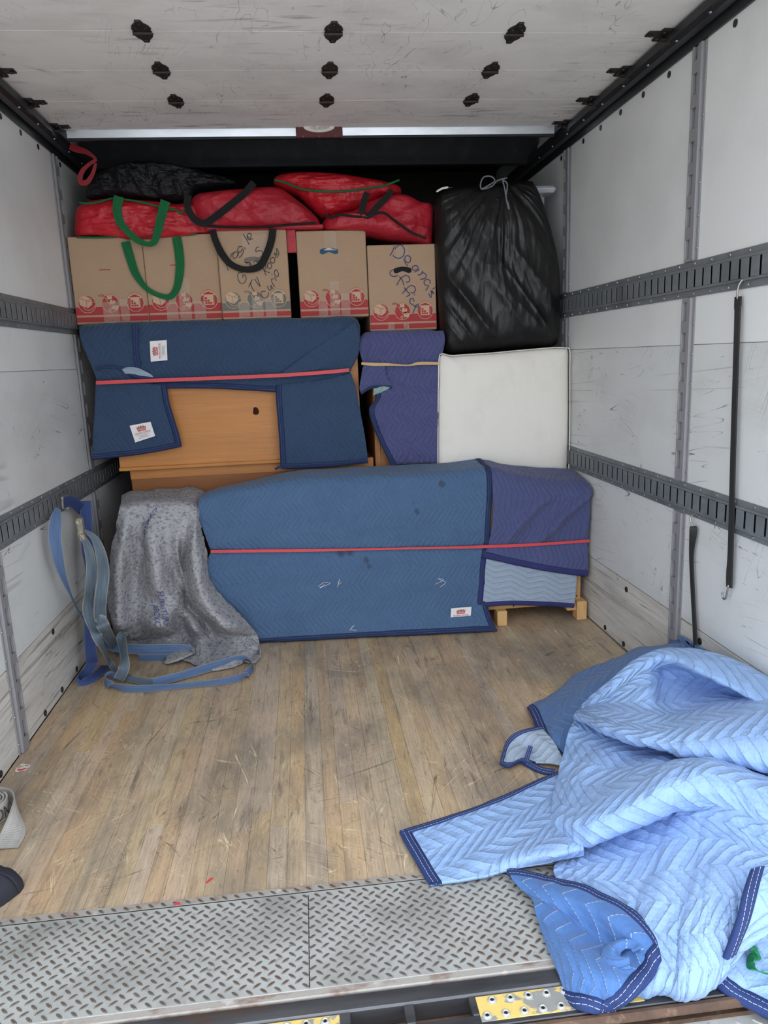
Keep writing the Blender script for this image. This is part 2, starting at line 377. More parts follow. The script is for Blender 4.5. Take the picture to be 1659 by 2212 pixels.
M['hinge'] = mat('dark_hinge_steel', '#2e2925', .5, .5, layers=[('#4a3f37', 30, (1, 1, 1), .5, .7, .6)], bump=(90, (1, 1, 1), .001))
M['door'] = mat('off_white_door_panel', '#e9e4de', .6, layers=[('#b3aea7', 3, (1, 1.6, 1), .45, .8, .5), ('#8f8a83', 7, (.7, 5, 1), .55, .70, .7, 'mask', 1.8), ('#77726b', 4, (5, .4, 35), .001, .006, .5, 'scratch', 3.2), ('#77726b', 5, (5, .5, -20), .001, .005, .5, 'scratch', 3.6), ('#6b6660', 18, (1, 1, 1), .64, .72, .45, 'mask', 2.4), ('#6b6660', 5, (3, .8, 1), .0015, .005, .6, 'line', 2.4), ('#e8e4de', 2.5, (4, .8, 1), .002, .006, .5, 'line', 1.9), ('#5a5550', 40, (.5, 1.5, 1), .70, .74, .6, 'mask', 2.2)], bump=(30, (1, 1, 1), .001))
M['galv'] = mat('bare_galvanised_steel', '#dfe3e8', .3, .9, layers=[('#9aa0a6', 14, (.3, 1, 1), .45, .75, .4)])
M['roof'] = mat('brown_roof_with_shade', '#2a1f1c', .7, layers=[('#1a1412', 4, (1, 1, 1), .4, .7, .6)])  # roof brown, kept dark to stand in for shade deep inside
M['brown_plate'] = mat('red_brown_plate', '#5c2420', .45, layers=[('#45201c', 8, (1, 1, 1), .4, .7, .5)])
M['lens'] = mat('frosted_lens', '#c9bfbb', .3, layers=[('#8d807c', 60, (1, 1, 1), .4, .6, .6)])
M['white_plastic'] = mat('white_plastic', '#d8d6d2', .4)
M['board'] = mat('worn_hardwood_board', '#c6ad8a', .58, rnd=.06, layers=[
    ('#8f7455', 14, (9, .7, 1), .40, .72, .5, 'grain'), ('#cdb48e', 22, (7, .5, 1), .55, .75, .45, 'grain'), ('#665441', 55, (7, .35, 1), .58, .70, .45, 'grain'),
    ('#857b6d', 2.6, (1.4, .6, 1), .44, .62, .72), ('#6a6156', 9, (4.5, .22, 1), .54, .72, .5), ('#544d45', 7, (3.2, .45, 1), .60, .70, .6), ('#4a443d', 16, (2.2, .6, 1), .64, .70, .6, 'mask', 2.5), ('#6a5f52', 38, (1.6, .6, 1), .60, .70, .5),
    ('#3a322a', 5, (6, .22, 14), .0012, .005, .75, 'scratch', 2.5), ('#3c332a', 4, (5, .2, 67), .001, .004, .7, 'scratch', 2.8),
    ('#e3cfa9', 6, (7, .2, 8), .001, .004, .85, 'scratch', 3.6), ('#e2cda7', 6, (6, .25, -17), .001, .0045, .8, 'scratch', 4.0), ('#e0cba5', 5, (5, .2, 48), .001, .0035, .8, 'scratch', 3.0), ('#e0cba5', 5, (5, .2, -64), .001, .0035, .8, 'scratch', 3.4),
    ('#e3cfa9', 14, (7, .2, 3), .001, .006, .8, 'scratch', 5.5), ('#e3cfa9', 14, (6, .25, 27), .001, .006, .75, 'scratch', 6.0), ('#40372e', 13, (6, .25, -38), .001, .006, .7, 'scratch', 5.0), ('#3a322a', 16, (7, .2, 81), .001, .006, .65, 'scratch', 6.0), ('#e6d4b0', 15, (6, .2, -30), .001, .005, .75, 'scratch', 6.4), ('#e0cba5', 50, (1.4, .4, 1), .68, .72, .7, 'mask', 3)],
    bump=(30, (7, .6, 1), .003, .8), rrough=(.42, .75, 3))
M['subfloor'] = mat('dark_floor_joint', '#3a3026', .9)
M['plate'] = mat('worn_tread_plate', '#b9bbb7', .5, .3, layers=[('#7d7d79', 5, (1, 1, 1), .42, .7, .6), ('#b9bab6', 9, (1, 1, 1), .55, .75, .5), ('#6e5546', 7, (1, 1, 1), .66, .75, .7, 'mask', 3), ('#5c5a55', 45, (1, 1, 1), .62, .7, .45)], bump=(60, (1, 1, 1), .0015))
M['tread'] = mat('worn_tread_lozenge', '#6b645c', .42, .4, layers=[('#69503f', 4, (1, 1, 1), .5, .66, .6), ('#807b74', 30, (1, 1, 1), .6, .7, .5)])
M['rust_edge'] = mat('rusty_plate_edge', '#a39e97', .7, .2, layers=[('#7d5843', 12, (1, 2, 1), .52, .66, .75), ('#c9c2b8', 20, (1, 1, 1), .6, .7, .8)], bump=(60, (1, 1, 1), .003))
M['sill'] = mat('dark_scraped_sill_steel', '#4c4d50', .42, .6, layers=[('#77787a', 6, (.2, 2, 1), .5, .7, .6), ('#6a4a36', 5, (.5, 2, 1), .60, .7, .9), ('#2c2c2e', 9, (.3, 2, 1), .55, .7, .6)], bump=(40, (.3, 2, 1), .0012))
M['yellow'] = mat('peeling_yellow_paint', '#dcc070', .6, .1, layers=[('#8f8f8b', 8, (1, 1.6, 1), .49, .52, 1.), ('#6b4030', 6, (1, 1, 1), .64, .68, .9), ('#f0dfae', 30, (1, 1, 1), .6, .7, .6)], bump=(30, (1, 1, 1), .002))
M['rust'] = mat('brown_rusty_steel', '#6e5544', .75, .2, layers=[('#3f322a', 9, (1, 1, 1), .4, .65, .8), ('#937a64', 22, (1, 1, 1), .58, .7, .7)], bump=(40, (1, 1, 1), .003))
M['asphalt'] = mat('pale_concrete_ground', '#c9c6bf', .9, layers=[('#aaa8a2', 30, (1, 1, 1), .4, .7, .6)])

XW = 1.225; YF = 1.12; YB = 5.25
# ------------------------------------------------------------------ floor of hardwood strips
fl = MB(); fl.box((-XW - .05, 1.69, -.06), (XW + .05, YB, -.022)); floor = fl.build('floor', M['subfloor'], kind='structure')
xs = [-XW]
while xs[-1] < XW - .02: xs.append(min(XW, xs[-1] + random.uniform(.046, .058)))
for a, b in zip(xs[:-1], xs[1:]):
    cuts = sorted([1.69, 3.72] + [c for c in (random.uniform(1.8, 3.3),) if random.random() < .75]); z = -.0005 - random.random() * .0012
    for y0, y1 in zip(cuts[:-1], cuts[1:]):
        zz = z - random.random() * .0005
        MB().box((a + .0002, y0 + .0003, -.022), (b - .0002, y1 - .0003, zz), .0006).build('floor_board', M['board'], floor)
MB().box((-XW, 3.721, -.022), (XW, YB, -.001)).build('rear_floor_deck', M['board'], floor)
MB().box((-60, -60, -1.16), (60, 1.0, -1.12)).build('ground', M['asphalt'], kind='structure')

# ------------------------------------------------------------------ walls
def wall(side):
    s = 1 if side == 'right' else -1; X = lambda d: s * (XW - d)      # d: distance into the room
    root = MB().box((X(-.02), YF, -.1), (X(-.05), YB, 2.6)).build('wall_' + side, M['panel'], kind='structure')
    def bx(mb, d0, d1, y0, y1, z0, z1, b=0., mid=0): return mb.box((X(d0), y0, z0), (X(d1), y1, z1), b, mid)
    posts = [(2.518, 2.602), (3.757, 3.841), (5.0, 5.084)]
    edges = [YF] + [p for ab in posts for p in ((ab[0] + ab[1]) / 2,)] + [YB]
    for i in range(len(edges) - 1):
        y0, y1 = edges[i] + .001, edges[i + 1] - .001
        bx(MB(), -.02, -.0005, y0, y1, .001, .319, .002).build('kick_board', M['kick'], root)
        bx(MB(), -.02, 0, y0, y1, .323, 1.333, .002).build('wall_panel', M['panel_low'], root)
        bx(MB(), -.02, -.001, y0, y1, 1.3345, 2.45, .002).build('wall_panel', M['panel'], root)
    # horizontal slotted tracks
    for z0, z1 in ((.728, .843), (1.497, 1.617)):
        t = MB(); zc = (z0 + z1) / 2; h = .0375
        bx(t, 0, .004, YF, YB, z0, zc - .029, .001); bx(t, 0, .004, YF, YB, zc + .029, z1, .001)
        y = YF
        sl = .0068
        while y < YB - .05:
            bx(t, .0115, .014, y + sl, y + .0535 - sl, zc - .029, zc + .029)
            y += .0535
        bx(t, .004, .014, YF, YB, zc + .029, zc + h, .002); bx(t, .004, .014, YF, YB, zc - h, zc - .029, .002)
        bx(t, .0005, .0012, YF, YB, zc - .030, zc + .030, 0, 1)  # dark backing paints the shade inside the slots
        tr = t.build('logistic_track', [M['track'], M['track_dark']], root)
        r = MB(); y = YF + .02
        while y < YB:
            for zz in (z0 + .010, z1 - .010): r.dome((X(.004), y, zz), (-s, 0, 0), .0052, .003, 7)
            y += .107
        r.build('rivets', M['rivet'], tr, kind='stuff')
    # slotted uprights between the tracks
    for pa, pb in posts:
        for z0, z1 in ((.0, .7275), (.8435, 1.4965), (1.6175, 2.303)):
            p = MB(); w = pb - pa; ym = pb - .031; hw = .0135
            bx(p, 0, .0035, pa, pa + .016, z0, z1, .001); bx(p, 0, .0035, pb - .014, pb, z0, z1, .001)
            bx(p, 0, .013, pa + .012, ym - hw, z0, z1, .004)
            bx(p, 0, .013, ym + hw, pb - .009, z0, z1, .002)
            k = math.ceil((z0 - 2.151) / .105); last = z0
            zz = 2.151 + k * .105
            while zz + .065 < z1 + .03:
                bx(p, .0095, .013, ym - hw - .003, ym + hw + .001, last, max(last + .001, zz)); last = min(zz + .065, z1); zz += .105
            if z1 > last: bx(p, .0095, .013, ym - hw - .003, ym + hw + .001, last, z1)
            bx(p, 0, .001, ym - hw, ym + hw, z0, z1)
            po = p.build('wall_post', M['post'], root)
            r = MB(); zz = z0 + .04
            while zz < z1:
                r.dome((X(.0035), pa + .006, zz), (-s, 0, 0), .0042, .003, 7); r.dome((X(.0035), pb - .006, zz + .02), (-s, 0, 0), .0042, .003, 7); zz += .105
            r.build('rivets', M['rivet'], po, kind='stuff')
    # round plugs under the roof rail, bolts on the kick board
    pl = MB().cyl((X(0), 2.362, 2.284), (-s, 0, 0), .0115, .002, 14)
    first = pl.build('plug', M['black_steel'], root)
    for y in (2.15, 2.57 + .206, 2.981, 3.188, 3.396, 3.6, 3.9):
        c = first.copy(); COL.objects.link(c); c.location = (0, y - 2.362, 0)
    bo = MB().cyl((X(0), 2.998, .285), (-s, 0, 0), .0125, .003, 14).dome((X(.003), 2.998, .285), (-s, 0, 0), .007, .003)
    b0 = bo.build('bolt', M['hinge'], root)
    for y, z in ((3.218, .025), (3.01, .023), (2.8, .023), (2.38, .284), (2.36, .024), (2.14, .024), (1.93, .024), (3.6, .285)):
        c = b0.copy(); COL.objects.link(c); c.location = (0, y - 2.998, z - .285)
    return root
wall_right = wall('right'); wall_left = wall('left')
MB().box((-1.3, YB, -.1), (1.3, YB + .05, 2.6)).build('wall_back', M['roof'], kind='structure')  # shade put into the colour: a pale wall here would catch light
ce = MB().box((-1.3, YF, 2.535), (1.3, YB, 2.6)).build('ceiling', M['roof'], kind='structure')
MB().box((-1.22, 4.28, 2.352), (1.22, 4.33, 2.534), .004).build('roof_beam', M['black_steel'], ce)

# ------------------------------------------------------------------ overhead roll-up door, open under the roof
door = MB().box((-1.18, 1.10, 2.412), (1.18, 3.705, 2.416)).build('door_1', M['track_dark'], kind='structure')  # dark sheet behind the white panels paints shade into the seams
seams = [1.08, 1.375, 1.705, 2.033, 2.361, 2.689, 3.017, 3.343, 3.712]
for a, b in zip(seams[:-1], seams[1:]):
    MB().box((-1.186, a + .0012, 2.383), (1.186, b - .0012, 2.411), .0007).build('door_panel', M['door'], door)
def hinge_mesh():
    h = MB(); out = [(-.030, -.026), (-.036, -.012), (-.030, -.010), (-.030, .010), (-.036, .012), (-.030, .026), (-.016, .038), (-.010, .052), (.010, .052), (.016, .038), (.030, .026), (.036, .012), (.030, .010), (.030, -.010), (.036, -.012), (.030, -.026), (.016, -.038), (.010, -.052), (-.010, -.052), (-.016, -.038)]
    out = [(x * .88, y * 1.55) for x, y in out]; n = len(out); V = [(x, y, 0) for x, y in out] + [(x * .93, y * .95, -.005) for x, y in out]
    h.add(V, [list(range(n)), list(range(n, 2 * n))[::-1]] + [(i, (i + 1) % n, n + (i + 1) % n, n + i) for i in range(n)])
    h.tube([(-.03, 0, -.007), (.03, 0, -.007)], .0065, 10)
    for x, y in ((0, .060), (0, -.060), (-.015, .03), (.015, .03), (-.015, -.03), (.015, -.03)): h.dome((x, y, -.005), (0, 0, -1), .006, .004, 8)
    return h
h0 = None
for y in seams[1:-1]:
    for x in (-.588, .023, .633):
        if h0 is None: h0 = hinge_mesh().build('hinge', M['hinge'], door); o = h0
        else: o = h0.copy(); COL.objects.link(o)
        o.location = (x, y, 2.383)
def bracket(s):
    h = MB(); h.box((s * 1.135, -.045, -.008), (s * 1.20, .05, 0), .003); h.box((s * 1.095, -.022, -.006), (s * 1.14, .02, 0), .003); h.box((s * 1.165, -.03, -.045), (s * 1.172, .035, 0), .002)
    h.tube([(s * 1.15, .005, -.018), (s * 1.215, .005, -.018)], .008, 8)
    for x, y in ((1.148, -.025), (1.148, .028), (1.11, 0)): h.dome((s * x, y, -.008), (0, 0, -1), .007, .005, 8)
    return h
for s in (1, -1):
    b0 = None
    for y in seams[1:-1] + [3.66]:
        if b0 is None: b0 = bracket(s).build('roller_bracket', M['hinge'], door); o = b0
        else: o = b0.copy(); COL.objects.link(o)
        o.location = (0, y, 2.383)
# bright bottom rail of the door and the lamp plate on it
bv = [(-1.13, 3.7135, 2.41), (1.125, 3.7135, 2.41), (1.125, 3.7215, 2.350), (-1.13, 3.7215, 2.350)]        # its face leans a little towards the floor
mesh('bottom_rail', bv + [(x, 3.74, z) for x, y, z in bv], [(0, 1, 2, 3), (7, 6, 5, 4), (0, 4, 5, 1), (1, 5, 6, 2), (2, 6, 7, 3), (3, 7, 4, 0)], M['galv'], door)
MB().box((-1.13, 3.713, 2.338), (1.125, 3.735, 2.349), .001).build('rubber_seal', M['black_steel'], door)
lp = thing('cargo_lamp', 'small oval cargo lamp on a red-brown plate above the red bags', 'lamp', (0, 3.712, 2.37))
MB().box((-.107, 3.700, 2.338), (.108, 3.7115, 2.392), .002).build('mounting_plate', M['brown_plate'], lp)
def oval(rx, rz, y0, y1, cz, b=.8):
    n = 28; V = []; 
    for (k, y) in ((1, y0), (1, (y0 + y1) / 2), (b, y1)): V += [(rx * k * math.cos(2 * math.pi * i / n), y, cz + rz * k * math.sin(2 * math.pi * i / n)) for i in range(n)]
    return V, [(a * n + i, a * n + (i + 1) % n, (a + 1) * n + (i + 1) % n, (a + 1) * n + i) for a in (0, 1) for i in range(n)] + [list(range(2 * n, 3 * n))[::-1]]
V, F = oval(.072, .024, 3.700, 3.690, 2.383); mesh('lamp_rim', V, F, M['white_plastic'], lp)
V, F = oval(.050, .017, 3.690, 3.684, 2.384); mesh('lens', V, F, M['lens'], lp)
for x in (-.075, 0, .075): MB().dome((x, 3.700, 2.3425), (0, -1, 0), .0035, .003).build('screw', M['rivet'], lp)

# ------------------------------------------------------------------ roof rails the door rolls on
def rail(n, s):
    prof = [(0, 2.304), (.008, 2.304), (.010, 2.340), (.022, 2.330), (.046, 2.334), (.060, 2.348), (.062, 2.374), (.054, 2.380), (.046, 2.366), (.03, 2.358), (.018, 2.365), (.012, 2.42), (0, 2.42)]
    k = len(prof); V = [(s * (XW - d), y, z) for y in (YF, YB - .3) for d, z in prof]
    o = mesh('trim_%d' % n, V, [list(range(k)), list(range(k, 2 * k))[::-1]] + [(i, (i + 1) % k, k + (i + 1) % k, k + i) for i in range(k)], M['black_steel'], kind='structure')
    r = MB()
    for y in np.arange(2.0, 4.2, .21): r.dome((s * (XW - .05), y, 2.3375), (0, 0, -1), .006, .004, 8)
    r.build('rivets', M['rivet'], o, kind='stuff')
rail(1, -1); rail(2, 1)

# ------------------------------------------------------------------ steel threshold: tread plate, scraped sill, step with holes and grip nubs
def lozenges(mb, x0, x1, y0, y1, z, p=.0305):
    L, Wd, H = .0115, .0036, .0022
    base = np.array([(math.cos(t) * L, math.sin(t) * Wd * (1 if abs(math.cos(t)) < .9 else .6)) for t in np.linspace(0, 2 * math.pi, 10, endpoint=False)])
    for j in range(int((y1 - y0) / (p / 2)) + 1):
        for i in range(int((x1 - x0) / p) + 1):
            x = x0 + i * p + (p / 2 if j % 2 else 0); y = y0 + j * p / 2
            if x > x1 or y > y1: continue
            a = math.radians(38 if j % 2 else -42); R = np.array([[math.cos(a), -math.sin(a)], [math.sin(a), math.cos(a)]])
            b = base @ R.T + (x, y); t = (base * .72) @ R.T + (x, y)
            mb.add(np.concatenate([np.c_[b, np.full(10, z)], np.c_[t, np.full(10, z + H)]]), [(q, (q + 1) % 10, 10 + (q + 1) % 10, 10 + q) for q in range(10)] + [list(range(10, 20))])
tp = MB().box((-XW - .02, 1.366, -.03), (XW + .02, 1.688, .001), .002).build('trim_3', M['plate'], kind='structure')
t = MB(); lozenges(t, -XW, XW, 1.377, 1.664, .0008); t.build('treads', M['tread'], tp, kind='stuff')
MB().box((-XW - .02, 1.668, .0008), (XW + .02, 1.690, .0028), .0003).build('bent_lip', M['rust_edge'], tp)
t = MB(); lozenges(t, -XW + .01, XW, 1.676, 1.689, .0027); t.build('treads', M['tread'], tp, kind='stuff')
MB().box((-XW - .02, 1.6655, .0005), (XW + .02, 1.6682, .0018)).build('lip_joint', M['track_dark'], tp)
MB().box((-.212, 1.37, .0005), (-.2095, 1.655, .0013)).build('plate_joint', M['sill'], tp)
MB().box((-XW - .02, 1.346, -.03), (XW + .02, 1.3655, .0025), .002).build('rusty_weld_strip', M['rust_edge'], tp)
sl = MB().box((-XW - .02, 1.302, -.05), (XW + .02, 1.3455, -.001), .004).build('trim_4', M['sill'], kind='structure')
st = MB(); holes = [(-.745, -.63), (-.614, -.50), (-.128, -.014), (.006, .124), (.494, .608), (.622, .736)]
xa = -XW - .02
for a, b in holes + [(XW + .02, None)]:
    st.box((xa, 1.2545, -.025), (a, 1.3018, -.002), .002)
    xa = b
st.box((-XW - .02, 1.226, -.025), (XW + .02, 1.2545, -.002), .002)
step = st.build('step_plate', M['sill'], sl)
MB().box((-XW - .02, 1.226, -.065), (XW + .02, 1.50, -.05)).build('hole_floor', M['rust'], sl)
for x0, x1 in ((-.49, -.15), (.138, .485), (.745, 1.2)):
    MB().box((x0, 1.236, -.003), (x1, 1.2965, -.0008), .0006).build('yellow_paint_patch', M['yellow'], sl)
n0 = MB(); c = 14
for (ra, za, rb, zb) in ((.0105, -.001, .0095, .002), (.0095, .002, .006, .0045), (.006, .0045, .004, .003)):
    V = [(r_ * math.cos(2 * math.pi * i / c), r_ * math.sin(2 * math.pi * i / c), z_) for r_, z_ in ((ra, za), (rb, zb)) for i in range(c)]
    n0.add(V, [(i, (i + 1) % c, c + (i + 1) % c, c + i) for i in range(c)])
n0.add([(.004 * math.cos(2 * math.pi * i / c), .004 * math.sin(2 * math.pi * i / c), .0012) for i in range(c)], [list(range(c))], 1)
nub = None
for xs0 in (.171, -.455, .78):
    for j in range(8):
        for y, dx in ((1.283, 0), (1.248, -.019)):
            if nub is None: nub = n0.build('grip_nub', [M['plate'], M['track_dark']], sl); o = nub
            else: o = nub.copy(); COL.objects.link(o)
            o.location = (xs0 + j * .0393 + dx, y, -.001)
MB().tube([(-XW, 1.216, -.012), (XW, 1.216, -.012)], .011, 10).build('rolled_edge', M['rust'], sl)
bp = MB().box((-XW - .02, .95, -.06), (XW + .02, 1.206, -.035), .003).build('trim_5', M['plate'], kind='structure')
t = MB(); lozenges(t, .2, XW, .97, 1.195, -.0352, .036); t.build('treads', M['plate'], bp, kind='stuff')

# ================================================================== the load
M['card'] = mat('brown_cardboard', '#ad9074', .8, layers=[('#a5866a', 3, (1, 1, 1), .4, .7, .5), ('#c3a688', 30, (1, 1, 6), .55, .75, .35)], bump=(90, (1, 1, .15), .0006))
M['ink_red'] = mat('red_print', '#a83236', .75, layers=[('#8f2a2e', 6, (1, 1, 1), .45, .7, .4)])
M['ink_grey'] = mat('grey_print', '#6a6862', .75)
M['card_print'] = mat('cardboard_left_bare', '#c2a385', .8)
M['pen_blue'] = mat('blue_marker', '#2b2d63', .6); M['pen_dark'] = mat('dark_marker', '#2c2b38', .6)
M['hole'] = mat('hole_shade', '#141117', .9); M['hole_teal'] = mat('teal_inside', '#24506a', .8); M['paper'] = mat('white_paper', '#cfd2d6', .8)  # near-black fill is painted shade for the insides of holes and slots
M['tape'] = mat('clear_packing_tape', '#dcc9b4', .14, spec=.7, alpha=.26, bump=(30, (1, 1, 4), .006, .8))
M['navy'] = quilt('navy_quilted_cloth', '#4a6586', '#93aaca', '#3e5775', rough=.85, dirt=('#2a3443', 3.2, .72, .4), lineamt=.8, spots=[(p[0] - .2, p[1] - 3.42, p[2], r) for p, r in (((-0.015,3.412,0.424), .02), ((0.031,3.412,0.427), .018), ((0.105,3.41,0.388), .018), ((0.117,3.41,0.355), .014), ((0.358,3.41,0.607), .014), ((0.344,3.41,0.652), .01), ((0.488,3.43,0.73), .02))])
M['navy_dark'] = quilt('dark_navy_quilted_cloth', '#344863', '#6d86aa', '#2c3e57', rough=.85, dirt=('#1f2b40', 3.0, .68, .4), lineamt=.5)
M['purple'] = quilt('faded_purple_quilted_cloth', '#52557f', '#5d6088', '#474a70', rough=.9, dirt=('#3b3c62', 4.0, .66, .5), puff=.0045, line=.0006)
M['purple_wave'] = quilt('faded_indigo_quilted_cloth', '#4f557e', '#686e95', '#444a70', rough=.9, puff=.004, line=.0009, A=.04, P=.09)
M['lining'] = quilt('pale_grey_blue_lining', '#9aa9ba', '#7f8ea0', '#8998ab', rough=.9, puff=.004, line=.0012, s=.028, A=.03, P=.085, swap=True)
M['lining_green'] = quilt('pale_grey_green_lining', '#8fa6a0', '#7f958f', '#7f948f', rough=.9)
M['light'] = quilt('light_blue_quilted_satin', '#92b1dc', '#c3d6f0', '#82a4d4', rough=.6, amt=.45, s=.042, A=.075, P=.078, puff=.0058, crin=.0045, lineamt=.85, line=.0012, dirt=('#7f8fa0', 4.5, .70, .5), sheen=.1)
M['mid'] = quilt('mid_blue_quilted_cloth', '#4d74ac', '#c9d8ec', '#4369a1', rough=.75, s=.042, A=.05, P=.065, puff=.0045, crin=.0035, line=.0016, lineamt=.95)
M['midd'] = quilt('deep_blue_quilted_cloth', '#4d6f9f', '#b6c8e0', '#426292', rough=.75, s=.040, A=.065, P=.07, puff=.005, crin=.005, line=.0013, lineamt=.85)
M['bind'] = webbing('navy_binding', '#27365c', '#1f2c4e', '#6f82a8')
M['bind_white'] = webbing('navy_binding_white_stitch', '#2c3f70', '#243564', '#e6e9f2')
M['bind_plain'] = webbing('dark_indigo_binding', '#33386c', '#2b305f', '#4a5088')
M['rubber_red'] = mat('red_rubber', '#d1474b', .55, layers=[('#b93a40', 12, (1, 1, 1), .45, .7, .5)])
M['rubber_tan'] = mat('tan_rubber', '#c4a272', .6, layers=[('#a88556', 12, (1, 1, 1), .5, .7, .5)])
M['red_cloth'] = mat('red_coated_cloth', '#c3202c', .38, layers=[('#9c1622', 4, (1, 1, 1), .45, .7, .5)], bump=(16, (1, 1, 2), .012, .8))
M['red_nylon'] = mat('dark_red_nylon', '#b31f2f', .5, layers=[('#8c1724', 4, (1, 1, 1), .45, .7, .5)], bump=(9, (1, 1, 1.5), .016, .7))
M['green_web'] = webbing('green_webbing', '#196b3c', '#125a30'); M['black_web'] = webbing('black_webbing', '#1e1c1c', '#151414')
M['black_plastic'] = mat('black_bin_liner', '#151414', .34, spec=.42, bump=(8, (2.4, 1, .8), .012, .6))
M['black_crinkle'] = mat('crinkled_black_bin_liner', '#1c1d20', .38, spec=.5, bump=(14, (1, 1, 3), .03, .8))
M['grey_tie'] = mat('grey_drawstring', '#6e7076', .5); M['red_tie'] = mat('shadowed_red_drawstring', '#8c1a24', .4)  # drawstring red lowered to stand in for shadow on it
M['tote'] = mat('clear_plastic_tote', '#c9ccd0', .25, spec=.6); 
M['sheet'] = mat('off_white_cotton', '#e9e4da', .85, layers=[('#dcd5c8', 5, (1, 1, 1), .5, .75, .5)], bump=(7, (3, 1, 1), .006, .6))
M['wood_orange'] = mat('orange_veneer_back', '#c07e3c', .5, layers=[('#a8682c', 5, (.5, 1, 9), .4, .7, .55), ('#cf9350', 9, (.4, 1, 7), .55, .75, .5), ('#8e5622', 3, (1, 1, 1), .55, .8, .35)], bump=(30, (.3, 1, 5), .0008))
M['wood_brown'] = mat('brown_veneer_back', '#8c5424', .5, layers=[('#84501f', 4, (1, 1, 2), .4, .7, .5), ('#ab6d35', 8, (.4, 1, 6), .55, .75, .4)], bump=(30, (.3, 1, 5), .0008))
M['oak'] = mat('grained_oak', '#a56f3c', .55, layers=[('#6f441f', 26, (7, 1, .35), .48, .66, .75), ('#bd8a52', 9, (6, 1, .4), .55, .75, .5)], bump=(40, (7, 1, .4), .0015))
M['pine'] = mat('light_particle_board', '#c79a62', .7, layers=[('#b3864f', 5, (1, 1, 1), .45, .7, .4), ('#d3aa74', 60, (1, 1, 1), .5, .7, .4)])
M['pine_solid'] = mat('pale_pine', '#d6ad74', .6, layers=[('#b98a52', 30, (6, 1, .4), .5, .7, .6)])
M['felt'] = mat('grey_recycled_felt', '#a0a0a2', .95, spec=.1, layers=[('#6c6c72', 60, (1, 1, 1.4), .50, .62, .8), ('#b9bac0', 85, (1, 1, 1.3), .58, .66, .8), ('#45454b', 90, (1, 1, 1), .63, .68, .7), ('#9a8f84', 30, (1, 1, 1), .66, .7, .5)], bump=(120, (1, 1, 1), .003, .8))
M['felt_ink'] = mat('blue_felt_print', '#464d86', .95)
M['strap_blue'] = webbing('blue_strap', '#5d7496', '#4d6486', edge='#9a8f8c'); M['strap_grey'] = webbing('worn_blue_grey_strap', '#66757f', '#525f6a', edge='#a3988f')
M['strap_navy'] = webbing('deep_blue_strap', '#3a4a78', '#303f69', edge='#5c6a94')
M['buckle'] = mat('zinc_buckle', '#b9b3a2', .42, .75, layers=[('#8a8170', 50, (1, 1, 1), .45, .65, .8)], bump=(90, (1, 1, 1), .003))
M['rubber_black'] = mat('black_rubber_strap', '#232323', .6, layers=[('#3a3937', 9, (1, 1, .3), .5, .7, .6)], bump=(50, (1, 1, 1), .001))
M['steel'] = mat('bright_steel_hook', '#a9a7a2', .35, .9)
M['tag'] = mat('white_cloth_tag', '#e6e3e2', .85, bump=(40, (1, 1, 1), .002)); M['tag_red'] = mat('tag_red_print', '#b22c34', .85); M['tag_crown'] = mat('tag_gold_brown_print', '#9a6a48', .85); M['tag_grey'] = mat('tag_grey_print', '#8b8886', .85)
M['strap_roll'] = webbing('grey_elastic_strap', '#b5b2ac', '#a5a29c'); M['ink_dark'] = mat('dark_letter_print', '#3d3d3c', .8)
M['navy_fabric'] = mat('black_navy_fabric', '#20222c', .7, bump=(60, (1, 1, 1), .001)); M['strap_green'] = webbing('green_strap', '#2c8a5c', '#23784e')
M['red_scrap'] = mat('red_plastic_scrap', '#d8323c', .5)

